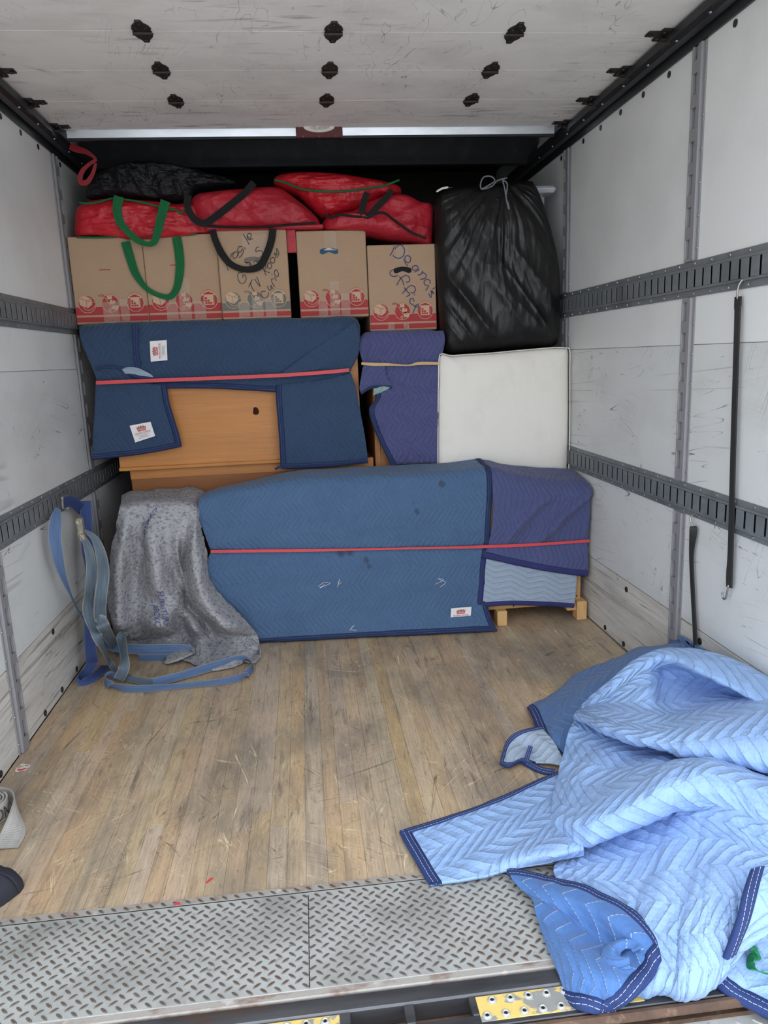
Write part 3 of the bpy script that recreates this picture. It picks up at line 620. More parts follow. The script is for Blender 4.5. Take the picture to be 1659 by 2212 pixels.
# ------------------------------------------------------------------ cardboard boxes
def carton(label, x0, x1, z0, z1, yf, depth=.40, ink='ink_red', second='ink_red', tapes=(), hole=None):
    t = thing('cardboard_box', label, 'box', ((x0 + x1) / 2, yf + depth / 2, z0), 'moving boxes in the row under the red bags')
    W = x1 - x0; Hh = z1 - z0
    b = MB(); b.box((x0, yf, z0), (x1, yf + depth, z1), .004); b.build('carton', M['card'], t)
    P = lambda u, v, k: (x0 + u * W, yf - .0004 * k - .0003, z0 + v * W)      # u, v in box widths from the lower left corner
    lay = {}
    def poly(key, k, pts): lay.setdefault((key, k), MB()).add([P(u, v, k) for u, v in pts], [list(range(len(pts)))])
    def pen(key, k, lines, w, smooth=False):
        V, F = strokes2d(lines, w, smooth); lay.setdefault((key, k), MB()).add([P(u, v, k) for u, v in V], F)
    circ = lambda cx, cy, r, a0=0, a1=360, n=32: [(cx + r * math.cos(math.radians(a0 + (a1 - a0) * i / n)), cy + r * math.sin(math.radians(a0 + (a1 - a0) * i / n))) for i in range(n + (a1 - a0 < 360))]
    poly(second, 1, [(.004, .031), (.996, .031), (.996, .098), (.004, .098)]); poly(ink, 1, [(.004, .126), (.996, .126), (.996, .236), (.004, .236)])
    for cx in (.17, .49, .83):
        poly(ink, 2, circ(cx, .275, .112)); pen('card_print', 3, [circ(cx, .275, .117, 188, 352)], .007)
    # carton icon held by hands
    c = .17
    poly('card_print', 4, [(c - .10, .366), (c - .02, .392), (c + .07, .345), (c + .07, .27), (c + .005, .222), (c - .10, .268)])
    pen(ink, 5, [[(c - .10, .366), (c - .005, .322), (c + .07, .345)], [(c - .005, .322), (c - .005, .226)], [(c + .02, .312), (c + .045, .317)]], .006)
    pen('card_print', 4, [[(c + .06, .300), (c + .11, .302)], [(c - .06, .25), (c - .03, .205), (c + .04, .196), (c + .10, .245)]], .007, True)
    # hand truck icon
    c = .49
    for (bx_, by_, an, s_) in ((c - .005, .363, 4, .072), (c + .028, .290, -20, .078), (c + .058, .225, -20, .082)):
        ca, sa = math.cos(math.radians(an)), math.sin(math.radians(an)); q = [(-s_ / 2, -s_ / 2.3), (s_ / 2, -s_ / 2.3), (s_ / 2, s_ / 2.3), (-s_ / 2, s_ / 2.3)]
        poly('card_print', 4, [(bx_ + x * ca - y * sa, by_ + x * sa + y * ca) for x, y in q])
        pen(ink, 5, [[(bx_ + x * ca - y * sa, by_ + x * sa + y * ca) for x, y in q + q[:1]], [(bx_ - sa * s_ / 2.3, by_ + ca * s_ / 2.3), (bx_ - sa * .006, by_ + ca * .006)]], .006)
    pen(ink, 5, [[(c - .06, .372), (c - .10, .398), (c - .148, .392), (c - .140, .378), (c - .095, .382), (c - .06, .358)]], .007, True)
    pen('card_print', 5, [[(c - .075, .375), (c + .03, .190)], circ(c - .012, .193, .016)], .008)
    # warehouse icon
    c = .83
    poly('card_print', 4, [(c - .092, .372), (c, .412), (c + .092, .372), (c + .092, .338), (c + .075, .338), (c + .075, .212), (c - .075, .212), (c - .075, .338), (c - .092, .338)])
    poly(ink, 5, [(c - .075, .352), (c - .07, .362), (c, .393), (c + .07, .362), (c + .075, .352)])
    for s in (-1, 1): pen(ink, 5, [[(c + s * .066, .338), (c + s * .066, .222)]], .010)
    pen(ink, 5, [[(c - .102, .366), (c, .422), (c + .102, .366)]], .005)
    for i, hh in enumerate((3, 2, 1)):
        for j in range(hh):
            xx, yy = c - .040 + i * .033, .224 + j * .032; poly(ink, 5, [(xx - .013, yy), (xx + .015, yy), (xx + .015, yy + .026), (xx - .013, yy + .026)])
    for (key, k), mb in lay.items():
        mb.build({'card_print': 'bare_card_print'}.get(key, 'printed_' + ('band' if k == 1 else 'icon')), M[key], t, kind='stuff')
    for (u0, v0, u1, v1) in tapes:
        n = 8; V = [P(u0 + (u1 - u0) * i / n, v, 6 + (i % 2) * .8) for v in (v0, v1) for i in range(n + 1)]
        mesh('tape_strip', V, [(i, i + 1, n + 2 + i, n + 1 + i) for i in range(n)], M['tape'], t)
    if hole:
        u, v, key = hole
        o = [(-.135, -.02), (-.128, .018), (-.08, .035), (0, .045), (.08, .035), (.128, .018), (.135, -.02), (.118, -.042), (.085, -.046), (.04, -.028), (0, -.018), (-.04, -.028), (-.085, -.046), (-.118, -.042)]
        o = crom(o, 42, True); mesh('hand_hole', [P(u + a * .98, v + b_, 2) for a, b_ in o], [list(range(42))], M[key], t)
        if key == 'hole_teal': mesh('paper_corner', [P(u - .08, v + .012, 3), P(u + .08, v + .012, 3), P(u, v + .043, 3)], [(0, 1, 2)], M['paper'], t)
    return t, P
def handwriting(t, P, lines, w, key):
    V, F = strokes2d(lines, w); mesh('handwriting', [P(u, v, 9) for u, v in V], F, M[key], t, kind='stuff')
def size_mark(t, P, u, v):
    V, F = strokes2d([[(u - .07, v), (u - .02, v + .004), (u + .03, v), (u + .07, v + .003)]], .012); mesh('printed_mark', [P(a, b, 2) for a, b in V], F, M['ink_red'], t)

t, P = carton('plain moving box at the left wall with a green strap across its upper right', -1.207, -.866, 1.542, 1.943, 3.80, tapes=[(.38, .0, .60, .30), (.62, .02, .74, .33)]); size_mark(t, P, .46, .73)
t, P = carton('plain moving box with the green strap loop hanging down its middle', -.864, -.515, 1.542, 1.945, 3.80, tapes=[(.24, .02, .40, .26), (.42, .02, .58, .58), (.62, .02, .78, .26)]); size_mark(t, P, .42, .75)
t, P = carton('moving box with grey icons and handwritten notes, Fragile and TV Room Curio', -.5125, -.181, 1.541, 1.952, 3.775, ink='ink_grey', tapes=[(.24, .02, .40, .25), (.44, .02, .60, .30), (.63, .02, .79, .30), (.36, .80, .72, 1.18)], hole=(.50, .83, 'hole'))
def c5(L):
    out = []
    for x, y in L:
        v = (y - 185 + .039 * (x - 10)) / (1770 + 6.4); u = (x - 10 - 165 * v) / 1410; out.append((u, 1.24 * (1 - v)))
    return out
notes = [[(150,690),(200,780),(270,960)],[(320,700),(330,640),(390,600)],[(455,600),(400,590),(360,660),(380,720),(440,690),(470,610),(460,660)],[(540,490),(480,490),(455,560),(500,600),(560,530),(560,620),(490,705)],[(590,500),(605,530)],[(560,250),(620,330),(680,440)],[(650,290),(700,330),(720,240),(660,235),(640,300),(680,350),(750,330)],
  [(880,490),(830,510),(825,580),(900,560),(960,590),(950,660),(910,690)],[(560,1000),(480,1010),(465,1100),(510,1200),(590,1210),(635,1130),(620,1060),(570,1050),(570,1100)],[(700,850),(705,800),(740,870)],[(770,790),(830,760),(870,800)],
  [(690,1280),(720,1220),(760,1140)],[(725,1210),(760,1300),(800,1370)],[(810,1130),(850,1190),(920,1270)],[(925,1270),(890,1170),(850,1085)],
  [(1040,1050),(1000,960),(960,880)],[(960,870),(1010,860),(1040,900),(1000,950),(1060,980),(1110,995)],[(1090,800),(1060,860),(1100,920),(1150,880),(1130,810),(1090,800)],[(1170,690),(1120,730),(1150,800),(1200,790),(1210,720),(1170,690)],[(1230,700),(1200,600),(1250,640),(1240,510),(1290,600),(1260,690)],
  [(1030,1370),(960,1375),(945,1430),(1000,1500),(1070,1490),(1105,1400)],[(1070,1270),(1110,1340),(1150,1330),(1140,1250),(1190,1320)],[(1220,1270),(1170,1200),(1150,1130),(1190,1120)],[(1250,1150),(1215,1080)],[(1155,1020),(1160,1030)],[(1230,940),(1205,1000),(1250,1070),(1295,1050),(1270,960),(1230,935)]]
handwriting(t, P, [c5(L) for L in notes], .0105, 'pen_dark')
t, P = carton('moving box with a teal hand hole and no writing, right of the grey-printed box', -.135, .204, 1.537, 1.947, 3.80, tapes=[(.40, .93, .57, 1.20), (.27, .0, .40, .24), (.44, .0, .58, .50), (.60, .0, .73, .33)], hole=(.46, .93, 'hole_teal'))
t, P = carton('moving box with Deana\'s Office written in blue marker, beside the big black bag', .2085, .547, 1.461, 1.874, 3.80, tapes=[(.41, .98, .60, 1.20), (.27, .03, .36, .13), (.50, .0, .58, .10)], hole=(.51, .865, 'hole'))
def c3(L): return [((x + 73) / 1540, (2001 - y) / 1541) for x, y in L]
dean = [[(545,160),(500,260),(440,350)],[(560,210),(640,140),(720,150),(770,250),(740,360),(660,415),(570,405),(505,360)],[(740,450),(770,440),(780,380),(850,370),(905,420),(880,500),(830,515),(775,470),(770,510),(825,585)],
  [(1070,630),(1030,585),(950,600),(935,650),(980,690),(1060,660),(1080,680),(990,725)],[(1170,710),(1120,780),(1060,790)],[(1165,740),(1240,780),(1230,860),(1115,890)],[(1330,980),(1330,920),(1260,890),(1195,940),(1220,1010),(1290,1030),(1270,1080),(1230,1130)],[(1440,1080),(1390,1100)],[(1370,1140),(1410,1210),(1350,1150),(1360,1230),(1340,1290),(1300,1210)],
  [(500,660),(430,700),(430,770),(500,810),(600,790)],[(570,990),(660,860),(780,790),(860,840),(860,920),(790,940)],[(640,820),(700,900),(730,1000)],[(690,1180),(790,1080),(880,1020),(970,1040),(990,1120),(940,1180),(885,1165)],[(740,1060),(800,1140),(860,1210),(780,1255)],[(960,1210),(965,1220)],
  [(950,1360),(930,1300),(870,1310),(860,1400),(930,1440),(990,1490),(1060,1470),(1050,1430),(1000,1450),(960,1530),(920,1620)]]
handwriting(t, P, [c3(L) for L in dean], .0125, 'pen_blue')

# ------------------------------------------------------------------ helper: care tag sewn on a blanket (quad = TL, TR, BR, BL)
def tag(parent, quad, rot=0):
    q = np.array(quad, float); q = np.roll(q, rot, axis=0)
    n = np.cross(q[1] - q[0], q[3] - q[0]); n /= np.linalg.norm(n); n = n if n[1] < 0 else -n
    f = lambda u, v, k: (q[0] * (1 - u) * (1 - v) + q[1] * u * (1 - v) + q[2] * u * v + q[3] * (1 - u) * v) + n * (.0008 * k + .0015)
    g = 6; V = [f(i / g, j / g, 0) for j in range(g + 1) for i in range(g + 1)] + [f(i / g, j / g, -2) for j in range(g + 1) for i in range(g + 1)]
    h = (g + 1) ** 2; F = [(j * (g + 1) + i, j * (g + 1) + i + 1, (j + 1) * (g + 1) + i + 1, (j + 1) * (g + 1) + i) for j in range(g) for i in range(g)]
    tg = mesh('care_tag', V, F + [tuple(a + h for a in q_[::-1]) for q_ in F], M['tag'], parent, label='white cloth tag with red print')
    def put(s, u0, u1, vc, hgt, key):
        V, F = text2d(s, 1.0); V = V - [(V[:, 0].min() + V[:, 0].max()) / 2, (V[:, 1].min() + V[:, 1].max()) / 2]
        V = V / [np.ptp(V[:, 0]), np.ptp(V[:, 1])]
        mesh('tag_lettering', [f((u0 + u1) / 2 + x * (u1 - u0), vc - y * hgt, 2) for x, y in V], F, M[key], tg, kind='stuff')
    def pol(pts, key, k=1): mesh('tag_emblem', [f(u, v, k) for u, v in pts], [list(range(len(pts)))], M[key], tg)
    pol([(.30, .45), (.28, .25), (.70, .25), (.68, .45)], 'tag_red'); pol([(.28, .24), (.24, .16), (.33, .20), (.38, .11), (.44, .19), (.49, .09), (.55, .19), (.61, .11), (.66, .20), (.75, .16), (.70, .24)], 'tag_crown')
    V, F = text2d('MAM'); V = V - V.mean(0); V = V / [np.ptp(V[:, 0]), np.ptp(V[:, 1])]
    mesh('tag_lettering', [f(.49 + x * .32, .35 - y * .15, 2) for x, y in V], F, M['tag'], tg, kind='stuff')
    put('MOVING SUPPLIES', .13, .87, .555, .11, 'tag_red')
    pol([(.12, .635), (.88, .635), (.88, .65), (.12, .65)], 'tag_grey')
    for k, (a, b) in enumerate(((.25, .75), (.3, .7), (.22, .78))): pol([(a, .71 + k * .07), (b, .71 + k * .07), (b, .735 + k * .07), (a, .735 + k * .07)], 'tag_grey')
    return tg
A3 = np.array

# ------------------------------------------------------------------ dresser with its back outwards, and the cabinet below it
t = thing('wooden_dresser', 'orange wooden dresser seen from the back, with a knot hole, wrapped in dark blue', 'dresser', (-.55, 3.9, .83))
dl, dr = -1.075, .135; d0, d1 = .835, 1.515
hole_c = (-0.387,3.77,1.094)
ho = crom([(hole_c[0] + a * .016, hole_c[2] + b * .019) for a, b in ((-.6, .9), (.3, 1), (.9, .3), (.9, -.6), (.1, -1), (-.9, -.7), (-.8, .2))], 20, True)
ring = [(dl, d1), (dr, d1), (dr, d0), (dl, d0)]
V = [(x, 3.77, z) for x, z in ring] + [(x, 3.77, z) for x, z in ho] + [(x, 3.80, z) for x, z in ho]
near = lambda c: min(range(20), key=lambda i: (ho[i][0] - c[0]) ** 2 + (ho[i][1] - c[1]) ** 2)
ii = [near(c) for c in ring]
F = []
stp = 1 if ((ii[1] - ii[0]) % 20) <= 10 else -1
for k in range(4):
    a, b = ii[k], ii[(k + 1) % 4]; seq = [a]
    while seq[-1] != b: seq.append((seq[-1] + stp) % 20)
    F.append([k, (k + 1) % 4] + [4 + q for q in seq[::-1]])
F += [(4 + i, 4 + (i + 1) % 20, 24 + (i + 1) % 20, 24 + i) for i in range(20)]
mesh('back_panel', V, F, M['wood_orange'], t)
MB().box((dl + .01, 3.88, d0), (dr - .01, 4.22, d1), .004).build('carcass', M['wood_brown'], t)
for x0, x1 in ((dl + .002, dl + .02), (dr - .02, dr - .002)): MB().box((x0, 3.772, d0), (x1, 3.879, d1)).build('side_panel', M['wood_brown'], t)
MB().box((-1.078, 3.755, .828), (.15, 3.80, .846), .003).build('bottom_rail', M['wood_orange'], t)
t = thing('wooden_cabinet', 'darker brown wooden cabinet back standing under the orange dresser', 'cabinet', (-.45, 4.0, 0))
MB().box((-1.035, 3.80, .02), (.195, 4.25, .826), .004).build('carcass', M['wood_brown'], t)
MB().box((-1.035, 3.7965, .78), (.195, 3.8, .826)).build('top_rail', M['wood_orange'], t)

# dark blue blanket round the dresser
t = thing('moving_blanket', 'dark navy quilted moving blanket round the upper dresser, split open over orange wood', 'blanket', (-.44, 3.74, .83), 'quilted moving blankets')
top = [(-1.175,3.71,1.524),(-1.058,3.71,1.53),(-0.919,3.71,1.532),(-0.575,3.71,1.529),(-0.245,3.71,1.526),(-0.022,3.71,1.523),(0.113,3.71,1.519),(0.145,3.71,1.485)]
bk = [(x, 4.02, min(z, 1.53)) for x, y, z in top]
rows = [bk, [(x, 3.82, min(z, 1.53)) for x, y, z in top], [(x, 3.735, z + .004) for x, y, z in top],
  [(-1.17,3.7,1.466),(-1.063,3.7,1.462),(-0.925,3.7,1.457),(-0.58,3.7,1.455),(-0.25,3.7,1.454),(-0.027,3.7,1.446),(0.108,3.7,1.442),(0.146,3.7,1.418)],
  [(-1.15,3.7,1.39),(-1.051,3.7,1.376),(-0.924,3.7,1.371),(-0.587,3.7,1.369),(-0.256,3.7,1.36),(-0.032,3.7,1.352),(0.093,3.7,1.354),(0.136,3.7,1.352)],
  [(-1.126,3.715,1.299),(-1.043,3.715,1.295),(-0.923,3.715,1.299),(-0.596,3.715,1.29),(-0.263,3.715,1.276),(-0.036,3.715,1.276),(0.067,3.715,1.279),(0.097,3.715,1.28)],
  [(-1.128,3.725,1.268),(-1.048,3.725,1.265),(-0.929,3.725,1.264),(-0.6,3.725,1.259),(-0.264,3.725,1.256),(-0.036,3.725,1.262),(0.06,3.725,1.268),(0.093,3.725,1.271)],
  [(-1.122,3.725,1.241),(-1.041,3.725,1.238),(-0.932,3.725,1.233),(-0.603,3.725,1.219),(-0.269,3.725,1.187),(-0.178,3.725,1.183),(-0.041,3.725,1.177),(0.051,3.725,1.177)]]
S = wrinkle(surf(rows, 90, 150), .004, 9, 3, (.6, 1.4)); S = wrinkle(S, .002, 30, 5, (.5, 1.3))
cloth('top_fold', S, M['navy_dark'], t); binding(S, 'bottom', M['bind'], t, rng=(.30, .80))
rows = [[(-1.127,3.712,1.268),(-1.013,3.712,1.263),(-0.906,3.712,1.255),(-0.802,3.712,1.241)], [(-1.136,3.7,1.195),(-1.02,3.7,1.178),(-0.901,3.7,1.173),(-0.795,3.7,1.162)], [(-1.149,3.695,1.107),(-1.017,3.695,1.09),(-0.898,3.695,1.084),(-0.778,3.695,1.079)], [(-1.17,3.7,0.997),(-1.017,3.7,1),(-0.885,3.7,1.005),(-0.762,3.7,0.999)], [(-1.184,3.705,0.902),(-1.028,3.705,0.91),(-0.894,3.705,0.923),(-0.757,3.705,0.943)]]
S = wrinkle(surf(rows, 50, 60), .004, 10, 8); cloth('left_flap', S, M['navy_dark'], t, uvo=(.3, .1)); binding(S, 'right', M['bind'], t); binding(S, 'bottom', M['bind'], t)
tag(t, [(x, y - .016, z) for x, y, z in [(-0.987,3.7,1.057),(-0.887,3.7,1.072),(-0.872,3.7,1.002),(-0.969,3.7,0.975)]])
rows = [[(-0.273,3.713,1.219),(-0.153,3.713,1.227),(-0.038,3.713,1.236),(0.094,3.713,1.262)], [(-0.277,3.7,1.156),(-0.157,3.7,1.156),(-0.02,3.7,1.163),(0.115,3.7,1.189)], [(-0.276,3.69,1.067),(-0.152,3.69,1.061),(-0.015,3.69,1.054),(0.133,3.69,1.059)], [(-0.275,3.69,0.952),(-0.147,3.69,0.946),(0.003,3.69,0.943),(0.149,3.69,0.942)], [(-0.278,3.7,0.807),(-0.156,3.7,0.805),(0.007,3.7,0.806),(0.16,3.7,0.814)]]
S = wrinkle(surf(rows, 60, 70), .005, 9, 12); S = wrinkle(S, .002, 28, 4); cloth('right_flap', S, M['navy_dark'], t, uvo=(.7, .2)); binding(S, 'left', M['bind'], t); binding(S, 'bottom', M['bind'], t)
rows = [[(-0.263,3.692,1.263),(-0.075,3.692,1.389),(0.129,3.692,1.509)], [(-0.217,3.686,1.271),(-0.032,3.686,1.358),(0.143,3.686,1.429)], [(-0.206,3.69,1.27),(-0.035,3.69,1.303),(0.126,3.69,1.346)], [(-0.206,3.702,1.27),(-0.036,3.702,1.281),(0.089,3.702,1.282)]]
S = wrinkle(surf(rows, 30, 50), .003, 12, 15); cloth('corner_fold', S, M['navy_dark'], t, uvo=(.2, .9))
rows = [[(-0.926,3.69,1.531),(-0.9,3.69,1.53)], [(-0.931,3.687,1.457),(-0.903,3.687,1.456)], [(-0.936,3.687,1.393),(-0.908,3.687,1.392)], [(-0.934,3.69,1.335),(-0.902,3.69,1.327)]]
S = surf(rows, 24, 8); ribbon('binding', (S[:, 0] + S[:, -1]) / 2, .028, M['bind'], t)
rows = [[(-0.998,3.694,1.328),(-0.958,3.694,1.333),(-0.916,3.694,1.325),(-0.866,3.694,1.293)], [(-0.991,3.69,1.317),(-0.948,3.69,1.318),(-0.907,3.69,1.308),(-0.859,3.69,1.288)], [(-0.983,3.694,1.306),(-0.941,3.694,1.294),(-0.898,3.694,1.29),(-0.856,3.694,1.284)]]
S = surf(rows, 14, 20); cloth('turned_lining', S, M['lining'], t)
ribbon('binding', [(-1.115,3.69,1.335),(-1.042,3.69,1.339),(-0.997,3.69,1.329),(-0.961,3.69,1.305),(-0.92,3.69,1.286),(-0.845,3.69,1.272)], .014, M['bind'], t)
ribbon('binding_tail', [(-0.277,3.69,0.818),(-0.293,3.69,0.814),(-0.308,3.69,0.806)], .012, M['bind'], t, n=14)
tag(t, [(x, y - .012, z) for x, y, z in [(-0.853,3.7,1.45),(-0.775,3.7,1.452),(-0.78,3.7,1.359),(-0.858,3.7,1.355)]], 1)
o = ribbon('rubber_band', [(-1.119,3.681,1.267),(-0.92,3.681,1.267),(-0.594,3.681,1.266),(-0.262,3.681,1.266),(-0.037,3.681,1.272),(0.085,3.681,1.278)], .017, M['rubber_red'], None, n=80, th=.004)
props(o, 'red rubber band stretched round the navy blanket of the upper dresser', 'band', 'red rubber bands')

# ------------------------------------------------------------------ oak cabinet wrapped in a purple blanket with a tan band
t = thing('oak_cabinet', 'narrow grained oak cabinet, its side showing left of the purple blanket', 'cabinet', (.37, 3.95, 0))
MB().box((.205, 3.79, 0), (.54, 4.2, 1.415), .004).build('carcass', M['oak'], t)
MB().box((.205, 3.782, 0), (.235, 3.795, 1.41), .003).build('stile', M['oak'], t)
t = thing('moving_blanket', 'faded purple quilted blanket under the box with blue writing, cinched by a tan band', 'blanket', (.38, 3.75, .75), 'quilted moving blankets')
tp_ = [(0.147,3.735,1.43),(0.203,3.735,1.453),(0.295,3.735,1.456),(0.411,3.735,1.454),(0.504,3.735,1.451),(0.57,3.735,1.444)]
rows = [[(x, 4.1, min(z, 1.449)) for x, y, z in tp_], [(x, 3.80, min(z, 1.452)) for x, y, z in tp_], [(x, 3.745, z - .002) for x, y, z in tp_],
  [(0.139,3.72,1.39),(0.199,3.72,1.397),(0.268,3.72,1.399),(0.384,3.72,1.394),(0.488,3.72,1.391),(0.568,3.72,1.388)], [(0.157,3.735,1.309),(0.208,3.735,1.307),(0.285,3.735,1.304),(0.394,3.735,1.299),(0.477,3.735,1.296),(0.545,3.735,1.293)],
  [(0.163,3.735,1.29),(0.21,3.735,1.286),(0.284,3.735,1.283),(0.394,3.735,1.279),(0.476,3.735,1.276),(0.542,3.735,1.273)], [(0.192,3.722,1.237),(0.22,3.722,1.229),(0.296,3.722,1.222),(0.39,3.722,1.218),(0.472,3.722,1.214),(0.538,3.722,1.211)], 
  [(0.215,3.715,1.138),(0.277,3.715,1.154),(0.333,3.715,1.152),(0.398,3.715,1.149),(0.469,3.715,1.146),(0.533,3.715,1.143)], [(0.178,3.71,1.078),(0.231,3.71,1.076),(0.301,3.71,1.073),(0.383,3.71,1.069),(0.466,3.71,1.065),(0.528,3.71,1.062)], [(0.203,3.71,0.973),(0.25,3.71,0.97),(0.321,3.71,0.967),(0.392,3.71,0.963),(0.463,3.71,0.96),(0.525,3.71,0.957)], [(0.28,3.715,0.791),(0.316,3.715,0.794),(0.363,3.715,0.794),(0.411,3.715,0.794),(0.459,3.715,0.793),(0.522,3.715,0.79)]]
S = surf(rows, 110, 70); gi, gj = np.meshgrid(np.linspace(0, 1, 110), np.linspace(0, 1, 70), indexing='ij')
dd = np.hypot((gj - .30) * .9, (gi - .38) * 1.6); S[..., 1] -= .008 * np.exp(-((dd - .13) / .045) ** 2) * np.clip((gi - .27) * 20, 0, 1) * np.clip((.52 - gi) * 20, 0, 1) + .005 * np.exp(-((gj - .42) / .05) ** 2) * np.clip((gi - .30) * 12, 0, 1) * np.clip((.56 - gi) * 12, 0, 1)
S = wrinkle(S, .006, 9, 21); S = wrinkle(S, .003, 24, 2, (1.4, .7)); cloth('quilted_cloth', S, M['purple'], t); binding(S, 'left', M['bind'], t, rng=(.62, 1))
rows = [[(0.158,3.715,1.3),(0.206,3.715,1.293),(0.263,3.715,1.291)], [(0.143,3.705,1.24),(0.191,3.705,1.244),(0.272,3.705,1.241)], [(0.133,3.7,1.188),(0.189,3.7,1.215),(0.289,3.7,1.209)], [(0.141,3.705,1.156),(0.2,3.705,1.185),(0.295,3.705,1.181)]]
S = wrinkle(surf(rows, 34, 34), .004, 14, 22); cloth('left_flap', S, M['purple'], t); binding(S, 'bottom', M['bind'], t, w=.014)
rows = [[(0.203,3.706,1.19),(0.247,3.706,1.197),(0.289,3.706,1.19)], [(0.202,3.702,1.169),(0.239,3.702,1.174),(0.276,3.702,1.177)], [(0.199,3.706,1.149),(0.222,3.706,1.157),(0.248,3.706,1.169)]]
S = surf(rows, 14, 16); cloth('turned_lining', S, M['lining_green'], t)
o = ribbon('rubber_band', [(0.148,3.705,1.307),(0.212,3.705,1.3),(0.281,3.705,1.297),(0.378,3.705,1.289),(0.437,3.705,1.296),(0.535,3.705,1.292)], [.012, .015, .013, .006, .015, .014], M['rubber_tan'], None, n=60, th=.004)
props(o, 'tan rubber band round the purple blanket beside the white cushion', 'band')

# ------------------------------------------------------------------ white cushion (crib mattress) standing on end
t = thing('white_mattress', 'off-white cloth covered mattress pad standing upright at the right wall', 'mattress', (.88, 3.75, .73))
ol = [(x, z) for x, y, z in [(0.537,3.7,1.314),(0.553,3.7,1.338),(0.6,3.7,1.328),(0.659,3.7,1.33),(0.801,3.7,1.333),(0.967,3.7,1.341),(1.111,3.7,1.347),(1.188,3.7,1.344),(1.21,3.7,1.329),(1.212,3.7,1.23),(1.215,3.7,0.995),(1.213,3.7,0.73),(1.206,3.7,0.691),(1.091,3.7,0.688),(0.893,3.7,0.699),(0.648,3.7,0.713),(0.527,3.7,0.724),(0.518,3.7,0.754),(0.525,3.7,1.028),(0.531,3.7,1.189)]]
blob('pad', ol, 3.74, .045, .06, M['sheet'], t, p=12, disp=lambda X, Z, R: .006 * ridged(np.stack([X * 11 + Z * 2, Z * 2.2, 0 * X], -1), 2, 2) * np.clip((Z - 1.05) * 4, .15, 1) + .010 * (1 - R ** 4))
oc = crom([(x, 3.706, z) for x, z in ol], 160, True); oc = np.concatenate([oc, oc[:1]])
MB().tube(oc, .0026, 6, cap=False).build('piping', M['sheet'], t, smooth=True)

# ------------------------------------------------------------------ plastic tote and the big bin bag in front of it
t = thing('plastic_tote', 'pale plastic storage tote behind the big black bag', 'tote', (.95, 4.1, 1.35))
MB().box((.72, 3.92, 1.36), (1.15, 4.30, 2.125), .02).build('tub', M['tote'], t)
lo = (0.607,3.88,2.182); hi = (1.18,3.88,2.183)
MB().box((.63, 3.865, 2.118), (1.19, 4.33, 2.150), .012).build('lid', M['tote'], t)
t = thing('bin_bag', 'big full black bin bag with grey drawstring standing on the white mattress', 'bag', (.87, 3.75, 1.35), 'black bin bags')
ol = [(x, z) for x, y, z in [(0.553,3.7,2.081),(0.583,3.7,2.118),(0.673,3.7,2.137),(0.785,3.7,2.144),(0.899,3.7,2.149),(1.013,3.7,2.157),(1.05,3.7,2.14),(1.094,3.7,2.051),(1.137,3.7,1.923),(1.174,3.7,1.771),(1.185,3.7,1.595),(1.183,3.7,1.415),(1.147,3.7,1.352),(1.015,3.7,1.35),(0.896,3.7,1.346),(0.777,3.7,1.341),(0.659,3.7,1.334),(0.607,3.7,1.336),(0.566,3.7,1.381),(0.557,3.7,1.503),(0.552,3.7,1.657),(0.547,3.7,1.829),(0.545,3.7,1.956)]]
cx, cz = (0.881,3.7,2.128)[0], (0.881,3.7,2.128)[2]
def dbag(X, Z, R):
    an = np.arctan2(X - cx, cz + .04 - Z); d = np.hypot(X - cx, cz + .04 - Z)
    f = ridged(np.stack([an * 8 + .6 * vnoise(np.stack([X * 5, Z * 5, 0 * X], -1), 3), d * 1.3, 0 * X], -1), 2, 4) * .012 * np.clip(1.25 - d * 1.7, .06, 1)
    dg = ridged(np.stack([(X * .80 + Z * .60) * 9, (X - Z) * .8, 0 * X + 3], -1), 2, 9) * .016 * np.clip((2.0 - Z) * 2.4, 0, 1)
    return f + dg + .003 * ridged(np.stack([X * 16, Z * 7, 0 * X], -1), 2, 7)
blob('liner', ol, 3.80, .105, .06, M['black_plastic'], t, n=260, rings=90, p=4.5, disp=dbag)
tie = MB(); tie.tube(crom([(0.756,3.672,2.097),(0.789,3.672,2.113),(0.819,3.672,2.133),(0.801,3.672,2.152),(0.767,3.672,2.15),(0.751,3.672,2.124),(0.756,3.672,2.097),(0.805,3.672,2.109),(0.832,3.672,2.133),(0.88,3.672,2.145)], 60), .0038, 6)
tie.tube(crom([(0.857,3.672,2.137),(0.88,3.672,2.116),(0.873,3.672,2.06),(0.884,3.672,2.029),(0.888,3.672,2.003),(0.879,3.672,2.029),(0.866,3.672,2.102),(0.857,3.672,2.133)], 40), .0036, 6)
tie.build('drawstring', M['grey_tie'], t, smooth=True)
sp = crom([(0.538,3.68,2.09),(0.567,3.68,2.104),(0.596,3.68,2.109)], 10); MB().tube(sp, [.003, .005, .005, .005, .005, .005, .005, .005, .005, .003], 6).build('cream_hem', M['sheet'], t)

